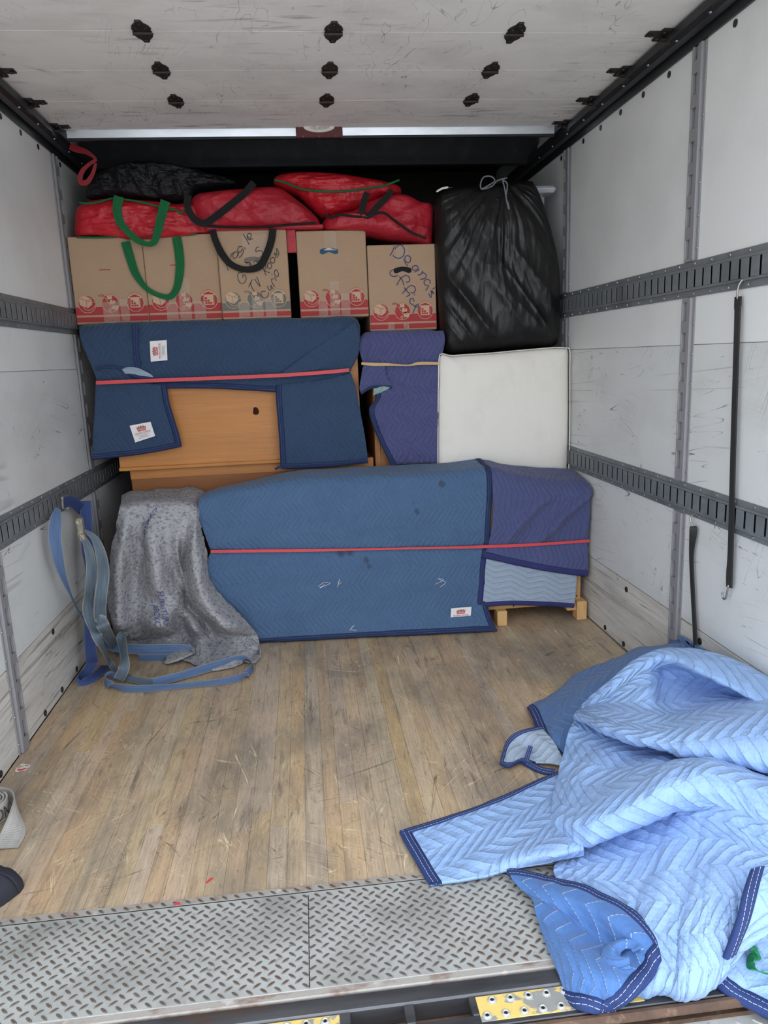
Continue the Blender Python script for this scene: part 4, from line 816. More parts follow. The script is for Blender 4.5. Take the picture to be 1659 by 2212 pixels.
# ------------------------------------------------------------------ red storage bags on the boxes
def ol_(L): return [(x, z) for x, y, z in L]
t = thing('storage_bag', 'bright red storage bag with green straps on the two leftmost boxes', 'bag', (-.86, 3.9, 1.945), 'red storage bags')
ol = ol_([(-1.174,3.74,2.018),(-1.158,3.74,2.078),(-1.103,3.74,2.107),(-0.999,3.74,2.119),(-0.917,3.74,2.114),(-0.803,3.74,2.104),(-0.699,3.74,2.09),(-0.594,3.74,2.088),(-0.523,3.74,2.046),(-0.496,3.74,1.984),(-0.516,3.74,1.952),(-0.565,3.74,1.932),(-0.652,3.74,1.921),(-0.801,3.74,1.912),(-0.928,3.74,1.911),(-1.042,3.74,1.922),(-1.113,3.74,1.934),(-1.174,3.74,1.945),(-1.18,3.74,1.978)])
sm = lambda a, b, x: np.clip((x - a) / (b - a), 0, 1)
blob('bag_body', ol, 3.86, .10, .20, M['red_cloth'], t, rest=(3.792, 1.949), p=3.2, n=200, rings=60, disp=lambda X, Z, R: .010 * ridged(np.stack([X * 7, Z * 12, 0 * X], -1), 2, 31) + .004 * ridged(np.stack([X * 22 + Z * 9, Z * 26, 0 * X], -1), 2, 32))
MB().tube(crom([(-1.119,3.752,2.085),(-1.079,3.752,2.079),(-1.026,3.752,2.086),(-0.962,3.752,2.101),(-0.89,3.752,2.091),(-0.808,3.752,2.074),(-0.737,3.752,2.052),(-0.684,3.752,2.045),(-0.669,3.752,2.029),(-0.637,3.752,2.05)], 60), .0045, 6).build('zip_piping', M['green_web'], t, smooth=True)
MB().tube(crom([(-1.158,3.79,1.94),(-1.043,3.79,1.936),(-0.915,3.79,1.939),(-0.787,3.79,1.936),(-0.658,3.79,1.938),(-0.603,3.79,1.943)], 50), .0045, 6).build('zip_piping', M['green_web'], t, smooth=True)
ribbon('carry_strap', [(-0.934,3.732,2.104),(-0.948,3.732,2.052),(-0.942,3.732,1.996),(-0.911,3.732,1.95),(-0.873,3.732,1.913),(-0.827,3.732,1.893),(-0.796,3.732,1.903),(-0.775,3.732,1.948),(-0.751,3.732,2.018),(-0.726,3.732,2.081)], [.045, .04, .036, .030, .03, .022, .03, .036, .04, .045], M['green_web'], t, n=90)
ribbon('carry_strap', [(-0.938,3.785,1.914),(-0.924,3.785,1.845),(-0.906,3.785,1.771),(-0.864,3.785,1.702),(-0.802,3.785,1.665),(-0.753,3.785,1.66),(-0.718,3.785,1.702),(-0.697,3.785,1.786),(-0.694,3.785,1.86),(-0.699,3.785,1.929)], [.042, .04, .036, .024, .022, .028, .034, .04, .042, .042], M['green_web'], t, n=90)
t = thing('storage_bag', 'dark red duffel with long black straps over the grey-printed box', 'bag', (-.3, 3.9, 1.955), 'red storage bags')
ol = ol_([(-0.626,3.72,2.081),(-0.598,3.72,2.124),(-0.502,3.72,2.139),(-0.375,3.72,2.147),(-0.267,3.72,2.154),(-0.193,3.72,2.146),(-0.121,3.72,2.096),(-0.059,3.72,2.044),(-0.018,3.72,1.996),(-0.025,3.72,1.95),(-0.13,3.72,1.948),(-0.304,3.72,1.95),(-0.433,3.72,1.951),(-0.519,3.72,1.948),(-0.58,3.72,1.972),(-0.614,3.72,2.024)])
blob('bag_body', ol, 3.84, .10, .22, M['red_nylon'], t, rest=(3.767, 1.957), p=3.2, n=200, rings=60, disp=lambda X, Z, R: .016 * ridged(np.stack([X * 5 + Z * 5, Z * 7 - X * 3, 0 * X], -1), 2, 41) + .003 * ridged(np.stack([X * 20, Z * 22, 0 * X], -1), 2, 42))
MB().box((-.56, 3.765, 1.952), (.0, 3.95, 1.972), .006).build('bag_base', M['red_nylon'], t)
MB().tube(crom([(-0.563,3.748,1.972),(-0.477,3.748,1.964),(-0.391,3.748,1.961),(-0.283,3.748,1.96),(-0.173,3.748,1.967),(-0.04,3.748,1.974)], 50), .0055, 6).build('zip', M['black_web'], t, smooth=True)
ribbon('carry_strap', [(-0.62,3.722,2.101),(-0.628,3.722,2.055),(-0.604,3.722,2),(-0.559,3.722,1.978),(-0.51,3.722,2.002),(-0.424,3.722,2.061),(-0.356,3.722,2.111),(-0.315,3.722,2.153)], .032, M['black_web'], t, n=80)
ribbon('carry_strap', [(-0.526,3.752,1.954),(-0.515,3.752,1.904),(-0.488,3.752,1.84),(-0.448,3.752,1.793),(-0.384,3.752,1.77),(-0.318,3.752,1.783),(-0.281,3.752,1.835),(-0.254,3.752,1.898),(-0.242,3.752,1.952)], [.03, .032, .034, .03, .028, .034, .034, .034, .034], M['black_web'], t, n=90)
MB().box((-0.179,3.8,1.954), tuple(A3((-0.137,3.8,1.849)) + (0, .02, 0))).build('loose_side', M['red_nylon'], t)
t = thing('storage_bag', 'bright red bag with green zip lying topmost on the other red bags', 'bag', (.1, 4.0, 2.06), 'red storage bags')
ol = ol_([(-0.229,3.8,2.193),(-0.201,3.8,2.226),(-0.09,3.8,2.237),(0.02,3.8,2.233),(0.152,3.8,2.217),(0.286,3.8,2.194),(0.371,3.8,2.176),(0.402,3.8,2.155),(0.392,3.8,2.126),(0.316,3.8,2.11),(0.213,3.8,2.065),(0.11,3.8,2.035),(0.008,3.8,2.023),(-0.052,3.8,2.07),(-0.119,3.8,2.134),(-0.194,3.8,2.16)])
blob('bag_body', ol, 3.92, .10, .18, M['red_cloth'], t, p=3.0, n=200, rings=60, disp=lambda X, Z, R: .009 * ridged(np.stack([X * 6, Z * 14, 0 * X], -1), 2, 51) + .004 * ridged(np.stack([X * 24, Z * 26, 0 * X], -1), 2, 52))
MB().tube(crom([(-0.221,3.806,2.182),(-0.172,3.806,2.169),(-0.096,3.806,2.139),(-0.008,3.806,2.127),(0.103,3.806,2.125),(0.216,3.806,2.136),(0.307,3.806,2.149),(0.381,3.806,2.173)], 60), .0052, 6).build('zip_piping', M['green_web'], t, smooth=True)
t = thing('storage_bag', 'dark red duffel with black straps on the box with blue writing', 'bag', (.35, 3.9, 1.88), 'red storage bags')
ol = ol_([(0.004,3.73,1.997),(0.05,3.73,2.023),(0.139,3.73,2.036),(0.229,3.73,2.082),(0.342,3.73,2.112),(0.42,3.73,2.11),(0.486,3.73,2.078),(0.542,3.73,2.063),(0.547,3.73,2.004),(0.541,3.73,1.919),(0.528,3.73,1.873),(0.447,3.73,1.887),(0.334,3.73,1.902),(0.223,3.73,1.926),(0.134,3.73,1.936),(0.035,3.73,1.943),(0.002,3.73,1.962)])
blob('bag_body', ol, 3.85, .10, .22, M['red_nylon'], t, rest=(3.792, lambda x: np.where(x < .206, 1.951, 1.878)), p=3.2, n=200, rings=60, disp=lambda X, Z, R: .015 * ridged(np.stack([X * 6 - Z * 3, Z * 8 + X * 2, 0 * X], -1), 2, 61) + .003 * ridged(np.stack([X * 22, Z * 22, 0 * X], -1), 2, 62))
MB().tube(crom([(0.005,3.738,2.009),(0.04,3.738,1.994),(0.082,3.738,2.006),(0.182,3.738,1.995),(0.283,3.738,2.012),(0.338,3.738,1.978),(0.415,3.738,1.923),(0.493,3.738,1.89)], 60), .006, 6).build('zip', M['black_web'], t, smooth=True)
ribbon('carry_strap', [(0.215,3.735,2.104),(0.193,3.735,2.053),(0.187,3.735,2.016),(0.215,3.735,1.998),(0.262,3.735,2.041),(0.308,3.735,2.082),(0.333,3.735,2.113)], [.03, .03, .03, .026, .03, .028, .028], M['black_web'], t, n=60)
t = thing('bin_bag', 'crumpled black bin bag with red drawstring lying on the leftmost red bag', 'bag', (-.72, 3.95, 2.09), 'black bin bags')
ol = ol_([(-1.114,3.78,2.165),(-1.088,3.78,2.205),(-1.036,3.78,2.244),(-0.971,3.78,2.273),(-0.886,3.78,2.286),(-0.771,3.78,2.285),(-0.647,3.78,2.263),(-0.544,3.78,2.234),(-0.439,3.78,2.206),(-0.409,3.78,2.185),(-0.442,3.78,2.171),(-0.55,3.78,2.161),(-0.605,3.78,2.149),(-0.629,3.78,2.117),(-0.705,3.78,2.102),(-0.81,3.78,2.112),(-0.914,3.78,2.122),(-1.04,3.78,2.122),(-1.112,3.78,2.129)])
blob('liner', ol, 3.88, .09, .18, M['black_crinkle'], t, p=2.6, n=220, rings=70, disp=lambda X, Z, R: .018 * ridged(np.stack([X * 12 + Z * 4, Z * 14, 0 * X], -1), 2, 71) + .008 * ridged(np.stack([X * 34, Z * 30, 0 * X], -1), 2, 72))
ribbon('drawstring', [(-1.027,3.785,2.277),(-1.067,3.785,2.253),(-1.097,3.785,2.226),(-1.111,3.785,2.196),(-1.105,3.785,2.176),(-1.08,3.785,2.18),(-1.058,3.785,2.206),(-1.045,3.785,2.229),(-1.033,3.785,2.261)], [.012, .016, .02, .022, .024, .022, .018, .016, .012], M['red_tie'], t, n=50)
ribbon('drawstring', [(-1.157,3.85,2.351),(-1.127,3.85,2.338),(-1.087,3.85,2.326),(-1.058,3.85,2.307),(-1.045,3.85,2.293)], [.03, .03, .022, .016, .01], M['red_tie'], t, n=40)

# ------------------------------------------------------------------ low furniture on the floor under a navy and a purple blanket
t = thing('furniture_frame', 'light particle board furniture back on short feet, showing below the purple blanket', 'furniture', (.36, 3.55, 0))
MB().box((-.42, 3.44, .075), (1.185, 3.456, .68), .002).build('back_board', M['pine'], t)
MB().box((-.42, 3.456, .075), (1.185, 3.66, .665), .004).build('carcass', M['pine_solid'], t)
for x in (.745, 1.155): MB().box((x, 3.40, 0), (x + .05, 3.47, .078 if x < 1 else .098), .003).build('foot', M['pine_solid'], t)
MB().box((1.11, 3.425, .045), (1.16, 3.47, .085), .003).build('foot_block', M['pine_solid'], t)
for x0, s in ((.79, 1), (1.135, -1)):
    V, F = strokes2d([[(x0 - s * .03, .118), (x0 + s * .035, .118), (x0 + s * .045, .108), (x0 + s * .047, .088)]], .006, False); mesh('routed_slot', [(x, 3.4342, z) for x, z in V], F, M['hole'], t)

t = thing('moving_blanket', 'long navy chevron quilted blanket over the low furniture, with stains and a white tag', 'blanket', (.2, 3.42, 0), 'quilted moving blankets')
f0 = [(-0.659,3.435,0.71),(-0.568,3.435,0.736),(-0.418,3.435,0.753),(-0.203,3.435,0.771),(0.058,3.435,0.765),(0.322,3.435,0.759),(0.546,3.435,0.76),(0.732,3.435,0.767)]
up = [0, 0, .004, .022, .030, .032, .034, .034]
rows = [[(x, 3.692, z - .03 + k) for (x, y, z), k in zip(f0, up)], [(x, 3.675, z + k) for (x, y, z), k in zip(f0, up)], [(x, 3.56, z + .006 + k * .6) for (x, y, z), k in zip(f0, up)], [(x, 3.455, z + .006 + k * .1) for (x, y, z), k in zip(f0, up)],
  [(-0.662,3.42,0.652),(-0.573,3.42,0.664),(-0.423,3.42,0.673),(-0.208,3.42,0.682),(0.053,3.42,0.675),(0.317,3.42,0.672),(0.541,3.42,0.668),(0.727,3.42,0.675)], [(-0.643,3.412,0.569),(-0.558,3.412,0.568),(-0.42,3.412,0.563),(-0.216,3.412,0.559),(0.046,3.412,0.547),(0.312,3.412,0.539),(0.537,3.412,0.529),(0.715,3.412,0.532)],
  [(-0.625,3.418,0.495),(-0.544,3.418,0.49),(-0.416,3.418,0.481),(-0.221,3.418,0.473),(0.042,3.418,0.459),(0.31,3.418,0.451),(0.536,3.418,0.44),(0.711,3.418,0.438)], [(-0.621,3.424,0.475),(-0.546,3.424,0.47),(-0.418,3.424,0.464),(-0.222,3.424,0.453),(0.042,3.424,0.44),(0.31,3.424,0.426),(0.537,3.424,0.415),(0.707,3.424,0.409)],
  [(-0.638,3.412,0.43),(-0.549,3.412,0.424),(-0.42,3.412,0.415),(-0.225,3.412,0.406),(0.039,3.412,0.397),(0.307,3.412,0.383),(0.534,3.412,0.372),(0.695,3.412,0.371)], [(-0.647,3.405,0.324),(-0.557,3.405,0.318),(-0.428,3.405,0.308),(-0.232,3.405,0.299),(0.033,3.405,0.293),(0.303,3.405,0.283),(0.53,3.405,0.271),(0.682,3.405,0.265)],
  [(-0.647,3.4,0.212),(-0.546,3.4,0.181),(-0.427,3.4,0.167),(-0.241,3.4,0.162),(0.026,3.4,0.155),(0.297,3.4,0.149),(0.527,3.4,0.141),(0.689,3.4,0.133)], [(-.62, 3.40, .05), (-.56, 3.40, .05), (-.42, 3.405, .05), (-.26, 3.40, .05), (.02, 3.385, .05), (.30, 3.37, .05), (.54, 3.355, .05), (.705, 3.35, .05)],
  [(-.62, 3.39, .008), (-.56, 3.395, .008), (-.42, 3.42, .008), (-.26, 3.405, .008), (.02, 3.385, .008), (.30, 3.362, .008), (.54, 3.342, .008), (.722, 3.325, .008)]]
S = wrinkle(surf(rows, 150, 190), .0035, 7, 81, (.5, 1.6)); S = wrinkle(S, .0018, 26, 83, (.35, 1.6))
cloth('quilted_cloth', S, M['navy'], t); binding(S, 'bottom', M['bind'], t); binding(S, 'right', M['bind'], t, rng=(.0, 1))
tag(t, [(x, y - .008, z) for x, y, z in [(0.505,3.372,0.126),(0.606,3.372,0.127),(0.6,3.372,0.059),(0.501,3.372,0.057)]])
lp_ = MB()
for L in ([(-0.128,3.39,0.277),(-0.101,3.39,0.294),(-0.074,3.39,0.287),(-0.124,3.39,0.268),(-0.097,3.39,0.284)], [(-0.04,3.39,0.266),(-0.025,3.39,0.307),(-0.035,3.39,0.28),(-0.017,3.39,0.288)], [(0.434,3.385,0.247),(0.476,3.385,0.267),(0.447,3.385,0.274),(0.485,3.385,0.253),(0.457,3.385,0.231)], [(0.006,3.38,0.046),(0.032,3.38,0.072),(0.015,3.38,0.05),(0.076,3.38,0.043)]): lp_.tube(crom(L, 16), .0009, 4)
lp_.build('loose_threads', M['tag'], t, kind='stuff')

t = thing('moving_blanket', 'faded indigo quilted blanket with turned-up grey lining at the right wall', 'blanket', (.97, 3.42, .12), 'quilted moving blankets')
f0 = [(0.733,3.44,0.762),(0.785,3.44,0.75),(0.843,3.44,0.729),(0.935,3.44,0.71),(1.051,3.44,0.694),(1.168,3.44,0.687),(1.257,3.44,0.691)]
up = [.038, .040, .042, .046, .048, .044, .030]
rows = [[(x, 3.692, z - .03 + k) for (x, y, z), k in zip(f0, up)], [(x, 3.675, z + k) for (x, y, z), k in zip(f0, up)], [(x, 3.56, z + .006 + k * .6) for (x, y, z), k in zip(f0, up)], [(x, 3.455, z + .006 + k * .1) for (x, y, z), k in zip(f0, up)],
  [(0.728,3.405,0.653),(0.775,3.405,0.657),(0.844,3.405,0.653),(0.924,3.405,0.644),(1.051,3.405,0.65),(1.167,3.405,0.657),(1.264,3.405,0.678)], [(0.726,3.4,0.586),(0.774,3.4,0.59),(0.854,3.4,0.594),(0.946,3.4,0.598),(1.061,3.4,0.6),(1.166,3.4,0.598),(1.247,3.4,0.598)],
  [(0.719,3.395,0.519),(0.772,3.395,0.527),(0.852,3.395,0.531),(0.956,3.395,0.529),(1.06,3.395,0.527),(1.153,3.395,0.526),(1.228,3.395,0.526)], [(0.707,3.405,0.441),(0.774,3.405,0.437),(0.855,3.405,0.436),(0.959,3.405,0.434),(1.065,3.405,0.432),(1.147,3.405,0.431),(1.21,3.405,0.431)], 
  [(0.702,3.412,0.412),(0.776,3.412,0.407),(0.857,3.412,0.406),(0.962,3.412,0.404),(1.067,3.412,0.402),(1.15,3.412,0.401),(1.211,3.412,0.401)], [(0.687,3.398,0.389),(0.76,3.398,0.374),(0.853,3.398,0.354),(0.958,3.398,0.342),(1.063,3.398,0.33),(1.146,3.398,0.324),(1.205,3.398,0.32)], [(0.667,3.392,0.366),(0.758,3.392,0.339),(0.851,3.392,0.311),(0.956,3.392,0.283),(1.062,3.392,0.258),(1.145,3.392,0.241),(1.202,3.392,0.232)]]
S = surf(rows, 120, 90); S[..., 0] = np.minimum(S[..., 0], 1.205)
tt = np.linspace(0, 1, 120)[:, None]; uu = np.linspace(0, 1, 90)[None]
fold = np.exp(-((uu - (1.02 - 1.35 * (tt - .32))) / .05) ** 2) * np.clip((tt - .3) * 6, 0, 1) * np.clip((.76 - tt) * 8, 0, 1)
fold2 = np.exp(-((uu - (.62 - 1.2 * (tt - .38))) / .06) ** 2) * np.clip((tt - .3) * 6, 0, 1) * np.clip((.74 - tt) * 8, 0, 1)
S = S + np.array([0, -1, 0]) * (.045 * fold + .030 * fold2)[..., None]
S = wrinkle(S, .004, 9, 91, (.8, 1.2)); cloth('quilted_cloth', S, M['purple_wave'], t); binding(S, 'bottom', M['bind_plain'], t, w=.030)
rows = [[(0.671,3.408,0.378),(0.809,3.408,0.34),(0.996,3.408,0.294),(1.153,3.408,0.252)], [(0.66,3.405,0.288),(0.808,3.405,0.266),(0.996,3.405,0.228),(1.15,3.405,0.188)], [(0.653,3.402,0.207),(0.807,3.402,0.186),(0.995,3.402,0.162),(1.145,3.402,0.127)], [(0.643,3.395,0.112),(0.804,3.395,0.111),(0.993,3.395,0.092),(1.134,3.395,0.072)]]
S = wrinkle(surf(rows, 50, 70), .0025, 14, 94); cloth('turned_up_lining', S, M['lining'], t); binding(S, 'bottom', M['bind_plain'], t, w=.022); binding(S, 'left', M['bind_plain'], t, w=.024)
o = ribbon('rubber_band', [(-0.618,3.404,0.48),(-0.395,3.404,0.468),(-0.091,3.404,0.451),(0.24,3.404,0.436),(0.579,3.404,0.42),(0.705,3.404,0.416),(0.855,3.404,0.411),(1.041,3.404,0.41),(1.208,3.404,0.411)], [.014, .014, .012, .009, .012, .014, .015, .013, .014], M['rubber_red'], None, n=120, th=.004)
o.location.y -= .008
props(o, 'long red rubber band round the low navy and indigo blankets near the floor', 'band', 'red rubber bands')

# ------------------------------------------------------------------ grey felt blanket draped to the floor at the left
t = thing('felt_blanket', 'speckled grey felt blanket with blue print draped to the floor beside the navy blanket', 'blanket', (-.85, 3.35, 0))
rows = [[(-1.075,3.74,0.71),(-1.022,3.74,0.726),(-0.943,3.74,0.726),(-0.875,3.74,0.727),(-0.819,3.74,0.728),(-0.773,3.74,0.728),(-0.739,3.74,0.728),(-0.705,3.74,0.722),(-0.672,3.74,0.71)],
 [(-1.032,3.55,0.709),(-0.981,3.55,0.721),(-0.91,3.55,0.726),(-0.842,3.55,0.726),(-0.788,3.55,0.728),(-0.745,3.55,0.725),(-0.712,3.55,0.723),(-0.683,3.55,0.713),(-0.658,3.55,0.693)],
 [(-1.006,3.4,0.708),(-0.964,3.4,0.714),(-0.888,3.4,0.714),(-0.816,3.4,0.714),(-0.758,3.4,0.712),(-0.717,3.4,0.708),(-0.689,3.4,0.701),(-0.665,3.4,0.683),(-0.655,3.4,0.656)],
 (-1.037,3.42,0.615) and [(-1.037,3.42,0.615), (-0.98,3.375,0.625), (-0.93,3.4,0.612), (-0.86,3.36,0.613), (-0.797,3.375,0.605), (-0.749,3.365,0.598), (-0.716,3.37,0.584), (-0.666,3.34,0.587), (-0.655,3.4,0.559)],
 [(-1.066,3.42,0.507), (-1,3.36,0.522), (-0.939,3.41,0.501), (-0.855,3.34,0.502), (-0.798,3.38,0.477), (-0.753,3.36,0.479), (-0.751,3.4,0.457), (-0.674,3.33,0.482), (-0.639,3.39,0.486)],
 [(-1.095,3.43,0.395), (-1.02,3.36,0.414), (-0.967,3.42,0.377), (-0.846,3.33,0.384), (-0.792,3.4,0.355), (-0.754,3.4,0.352), (-0.74,3.38,0.335), (-0.658,3.31,0.35), (-0.632,3.38,0.354)],
 [(-1.109,3.42,0.286), (-1.031,3.35,0.292), (-0.984,3.4,0.249), (-0.851,3.35,0.263), (-0.775,3.34,0.26), (-0.749,3.4,0.22), (-0.699,3.35,0.228), (-0.607,3.27,0.257), (-0.562,3.35,0.245)],
 [(-1.1,3.4,0.19), (-1.037,3.33,0.199), (-0.969,3.37,0.179), (-0.84,3.28,0.206), (-0.787,3.38,0.149), (-0.708,3.31,0.162), (-0.662,3.36,0.131), (-0.543,3.23,0.185), (-0.479,3.3,0.17)],
 [(-1.152,3.593,0.045), (-1.075,3.506,0.055), (-0.987,3.496,0.04), (-0.858,3.427,0.07), (-0.781,3.465,0.03), (-0.693,3.382,0.06), (-0.637,3.409,0.04), (-0.518,3.33,0.075), (-0.433,3.389,0.05)],
 [(-1.155,3.608,0.01), (-1.076,3.537,0.012), (-0.969,3.443,0.012), (-0.855,3.35,0.012), (-0.74,3.261,0.012), (-0.662,3.177,0.014), (-0.598,3.148,0.012), (-0.499,3.185,0.014), (-0.416,3.285,0.02)],
 [(-1.156,3.639,0.008), (-1.073,3.571,0.008), (-0.965,3.475,0.008), (-0.852,3.393,0.008), (-0.742,3.303,0.008), (-0.669,3.224,0.008), (-0.611,3.191,0.008), (-0.513,3.224,0.008), (-0.435,3.33,0.008)]]
S = surf(rows, 170, 200)
jj = np.linspace(0, 1, 200)[None]; lin = S[:, :1, 1] * (1 - jj) + S[:, -1:, 1] * jj; S[..., 1] = lin + (S[..., 1] - lin) * np.interp(np.linspace(0, 10, 170), [0, 2, 3, 7, 8, 10], [1, 1, 1.8, 2.0, 1.2, 1])[:, None]
S = wrinkle(S, .007, 7, 101, (1.3, .5)); S = wrinkle(S, .002, 30, 103)
cloth('felt_cloth', S, M['felt'], t, th=.006)
rows = [(-0.706,3.286,0.035) and [(-0.706,3.287,0.03), (-0.613,3.301,0.03), (-0.504,3.278,0.035), (-0.428,3.294,0.045), (-0.411,3.221,0.05)], [(-0.695,3.228,0.022), (-0.607,3.242,0.022), (-0.503,3.247,0.02), (-0.429,3.274,0.012), (-0.413,3.227,0.03)], [(-0.676,3.159,0.014), (-0.59,3.173,0.014), (-0.499,3.185,0.014), (-0.439,3.157,0.012), (-0.412,3.226,0.012)]]
S2 = wrinkle(surf(rows, 24, 60), .002, 20, 105); cloth('turned_corner', S2, M['felt'], t, th=.005)
rows = [[(-0.858,3.404,0.03), (-0.784,3.346,0.04), (-0.721,3.322,0.04)], [(-0.842,3.257,0.02), (-0.769,3.223,0.035), (-0.72,3.279,0.03)], [(-0.855,3.251,0.008), (-0.829,3.226,0.012), (-0.804,3.274,0.012)]]
cloth('lower_corner', surf(rows, 20, 24), M['felt'], t, th=.005)
def felt_text(s, S, u0, v0, du, dv, key='felt_ink', flip=1):
    V, F = text2d(s); V = V - [(V[:, 0].min() + V[:, 0].max()) / 2, (V[:, 1].min() + V[:, 1].max()) / 2]; V = V / [np.ptp(V[:, 0]), np.ptp(V[:, 1])]
    n, k = S.shape[:2]; N = gnormal(S); P = []
    du = np.array(du); dv = np.array(dv)
    for x, y in V:
        uv_ = np.array([u0, v0]) + x * du + y * dv; i = uv_[1] * (n - 1); j = uv_[0] * (k - 1); a, b = int(np.clip(i, 0, n - 2)), int(np.clip(j, 0, k - 2)); fi, fj = i - a, j - b
        p = S[a, b] * (1 - fi) * (1 - fj) + S[a + 1, b] * fi * (1 - fj) + S[a, b + 1] * (1 - fi) * fj + S[a + 1, b + 1] * fi * fj
        nn = N[a, b]; P.append(p + (nn if nn[1] < 0 or nn[2] > .6 else -nn) * .0055)
    mesh('felt_lettering', P, F, M[key], t, kind='stuff')
felt_text('cycle', S, .335, .27, (-.01, .10), (.045, .0))
felt_text('FURNITURE PAD', S, .40, .655, (.03, .25), (.032, .0)); felt_text('RECYCLED', S, .365, .68, (.028, .16), (.026, .0))
felt_text('ADE', S2, .13, .40, (.16, -.05), (.02, -.22))

# ------------------------------------------------------------------ blue ratchet strap hooked on the left track, its tail looped on the floor
t = thing('ratchet_strap', 'long blue ratchet strap hung from the left wall track, looping onto the floor', 'strap', (-1.15, 3.3, 0))
XL = -1.19
hk = MB(); hx = -1.208
hk.box((hx - .004, 3.255, .745), (hx + .012, 3.32, .80), .003); hk.box((hx - .002, 3.30, .735), (hx + .016, 3.345, .79), .003); hk.cyl((hx + .006, 3.285, .748), (1, 0, 0), .012, .018, 12)
hk.build('track_fitting', M['buckle'], t)
ribbon('strap_web', [(-1.17,3.164,0.789),(-1.17,3.274,0.774),(-1.17,3.388,0.716),(-1.17,3.494,0.668)], [.05, .05, .048, .03], M['strap_navy'], t, nrm=[(1, -.4, 0), (.8, -.7, 0), (.5, -.9, 0), (.2, -1, 0)], n=40)
ribbon('strap_web', [(-1.15,3.396,0.752),(-1.15,3.378,0.674),(-1.15,3.341,0.554),(-1.15,3.312,0.455),(-1.15,3.276,0.336),(-1.15,3.233,0.221),(-1.15,3.204,0.102),(-1.15,3.211,0.05)], [.05, .05, .05, .03, .03, .045, .05, .05], M['strap_navy'], t, nrm=[(.2, -1, 0), (.2, -1, 0), (.3, -1, 0), (.8, -.5, 0), (.8, -.5, 0), (.3, -1, 0), (.2, -1, 0), (.1, -.9, .3)], n=80)
ribbon('strap_web', [(-1.15,3.212,0.05), (-1.172,3.184,0.02), (-1.189,3.138,0.02), (-1.164,3.09,0.014), (-1.127,3.144,0.012), (-1.107,3.261,0.012)], [.05, .042, .03, .036, .04, .05], M['strap_navy'], t, nrm=[(.1, -.8, .5), (.3, -.9, .4), (.9, -.3, .2), (.3, -.9, .3), (0, -.7, .6), (0, -.5, .8)], n=70)
ribbon('strap_web', [(-1.16,3.058,0.785),(-1.16,3.012,0.744),(-1.16,2.977,0.685),(-1.16,2.98,0.608),(-1.16,3.005,0.524),(-1.16,3.063,0.427),(-1.16,3.128,0.334),(-1.16,3.225,0.235),(-1.16,3.357,0.119)], [.02, .046, .05, .046, .032, .014, .01, .012, .02], M['strap_blue'], t, nrm=[(.6, -.8, 0), (.4, -.9, 0), (.4, -.9, 0), (.6, -.8, 0), (.8, -.6, 0), (.9, -.4, 0), (.9, -.4, 0), (.8, -.4, .3), (.5, -.6, .5)], n=90)
bk_ = (-1.12,3.178,0.675)
b = MB(); b.box((bk_[0] - .012, bk_[1] - .02, bk_[2] - .045), (bk_[0] + .014, bk_[1] + .02, bk_[2] + .045), .007); b.tube([(bk_[0], bk_[1] - .03, bk_[2] + .03), (bk_[0], bk_[1] + .03, bk_[2] + .03)], .008, 10); b.box((bk_[0] - .004, bk_[1] - .024, bk_[2] - .055), (bk_[0] + .020, bk_[1] + .016, bk_[2] - .02), .005)
b.build('cam_buckle', M['buckle'], t)
ribbon('strap_web', [(-1.11,3.162,0.642), (-1.09,3.149,0.589), (-1.08,3.128,0.513), (-1.08,3.071,0.428), (-1.06,2.951,0.387), (-1.03,2.886,0.339), (-1,2.848,0.284), (-1.07,3.183,0.06), (-1.025,3.132,0.03), (-0.949,3.061,0.025), (-0.853,3.011,0.022)], [.02, .034, .042, .045, .044, .044, .04, .03, .026, .03, .03], M['strap_grey'], t, nrm=[(.8, -.6, 0), (.5, -.85, 0), (.4, -.9, 0), (.4, -.9, 0), (.3, -.95, 0), (.5, -.8, .2), (.6, -.7, .3), (.6, -.6, .4), (.2, -.8, .5), (0, -.9, .4), (0, -.9, .4)], n=130)
ribbon('strap_web', [(-1.1,3.164,0.667), (-1.06,3.159,0.625), (-1.04,3.147,0.556), (-1.02,3.077,0.493), (-1.02,3,0.417), (-1,2.895,0.373), (-0.97,2.83,0.336), (-1.095,3.386,0.05), (-1.057,3.304,0.03)], [.012, .03, .044, .048, .048, .048, .046, .04, .03], M['strap_grey'], t, nrm=[(.9, -.4, 0), (.6, -.8, 0), (.3, -.95, 0), (.2, -1, 0), (.2, -1, 0), (.3, -1, 0), (.3, -.9, .1), (.2, -.8, .4), (.2, -.8, .4)], n=110)
ribbon('strap_web', [(-1.189,3.475,0.06), (-1.101,3.386,0.055), (-0.997,3.343,0.05), (-0.877,3.318,0.05), (-0.777,3.31,0.045), (-0.728,3.296,0.035), (-0.742,3.281,0.022), (-0.823,3.29,0.016), (-0.974,3.315,0.014)], .046, M['strap_blue'], t, nrm=[(.2, -.9, .4), (.1, -.95, .3), (0, -.95, .3), (0, -.95, .3), (.2, -.9, .3), (1, -.2, .2), (.2, .9, .2), (0, .95, .2), (0, .95, .2)], n=110)
ribbon('strap_web', [(-1.002,3.051,0.03), (-0.971,3.043,0.09), (-0.991,3.134,0.13), (-1.018,3.229,0.155), (-1.006,3.265,0.16), (-0.984,3.247,0.15)], .045, M['strap_grey'], t, nrm=[(.2, -.9, .4), (0, -1, 0), (0, -1, 0), (0, -.9, .4), (.2, .1, 1), (1, .2, .2)], n=60)
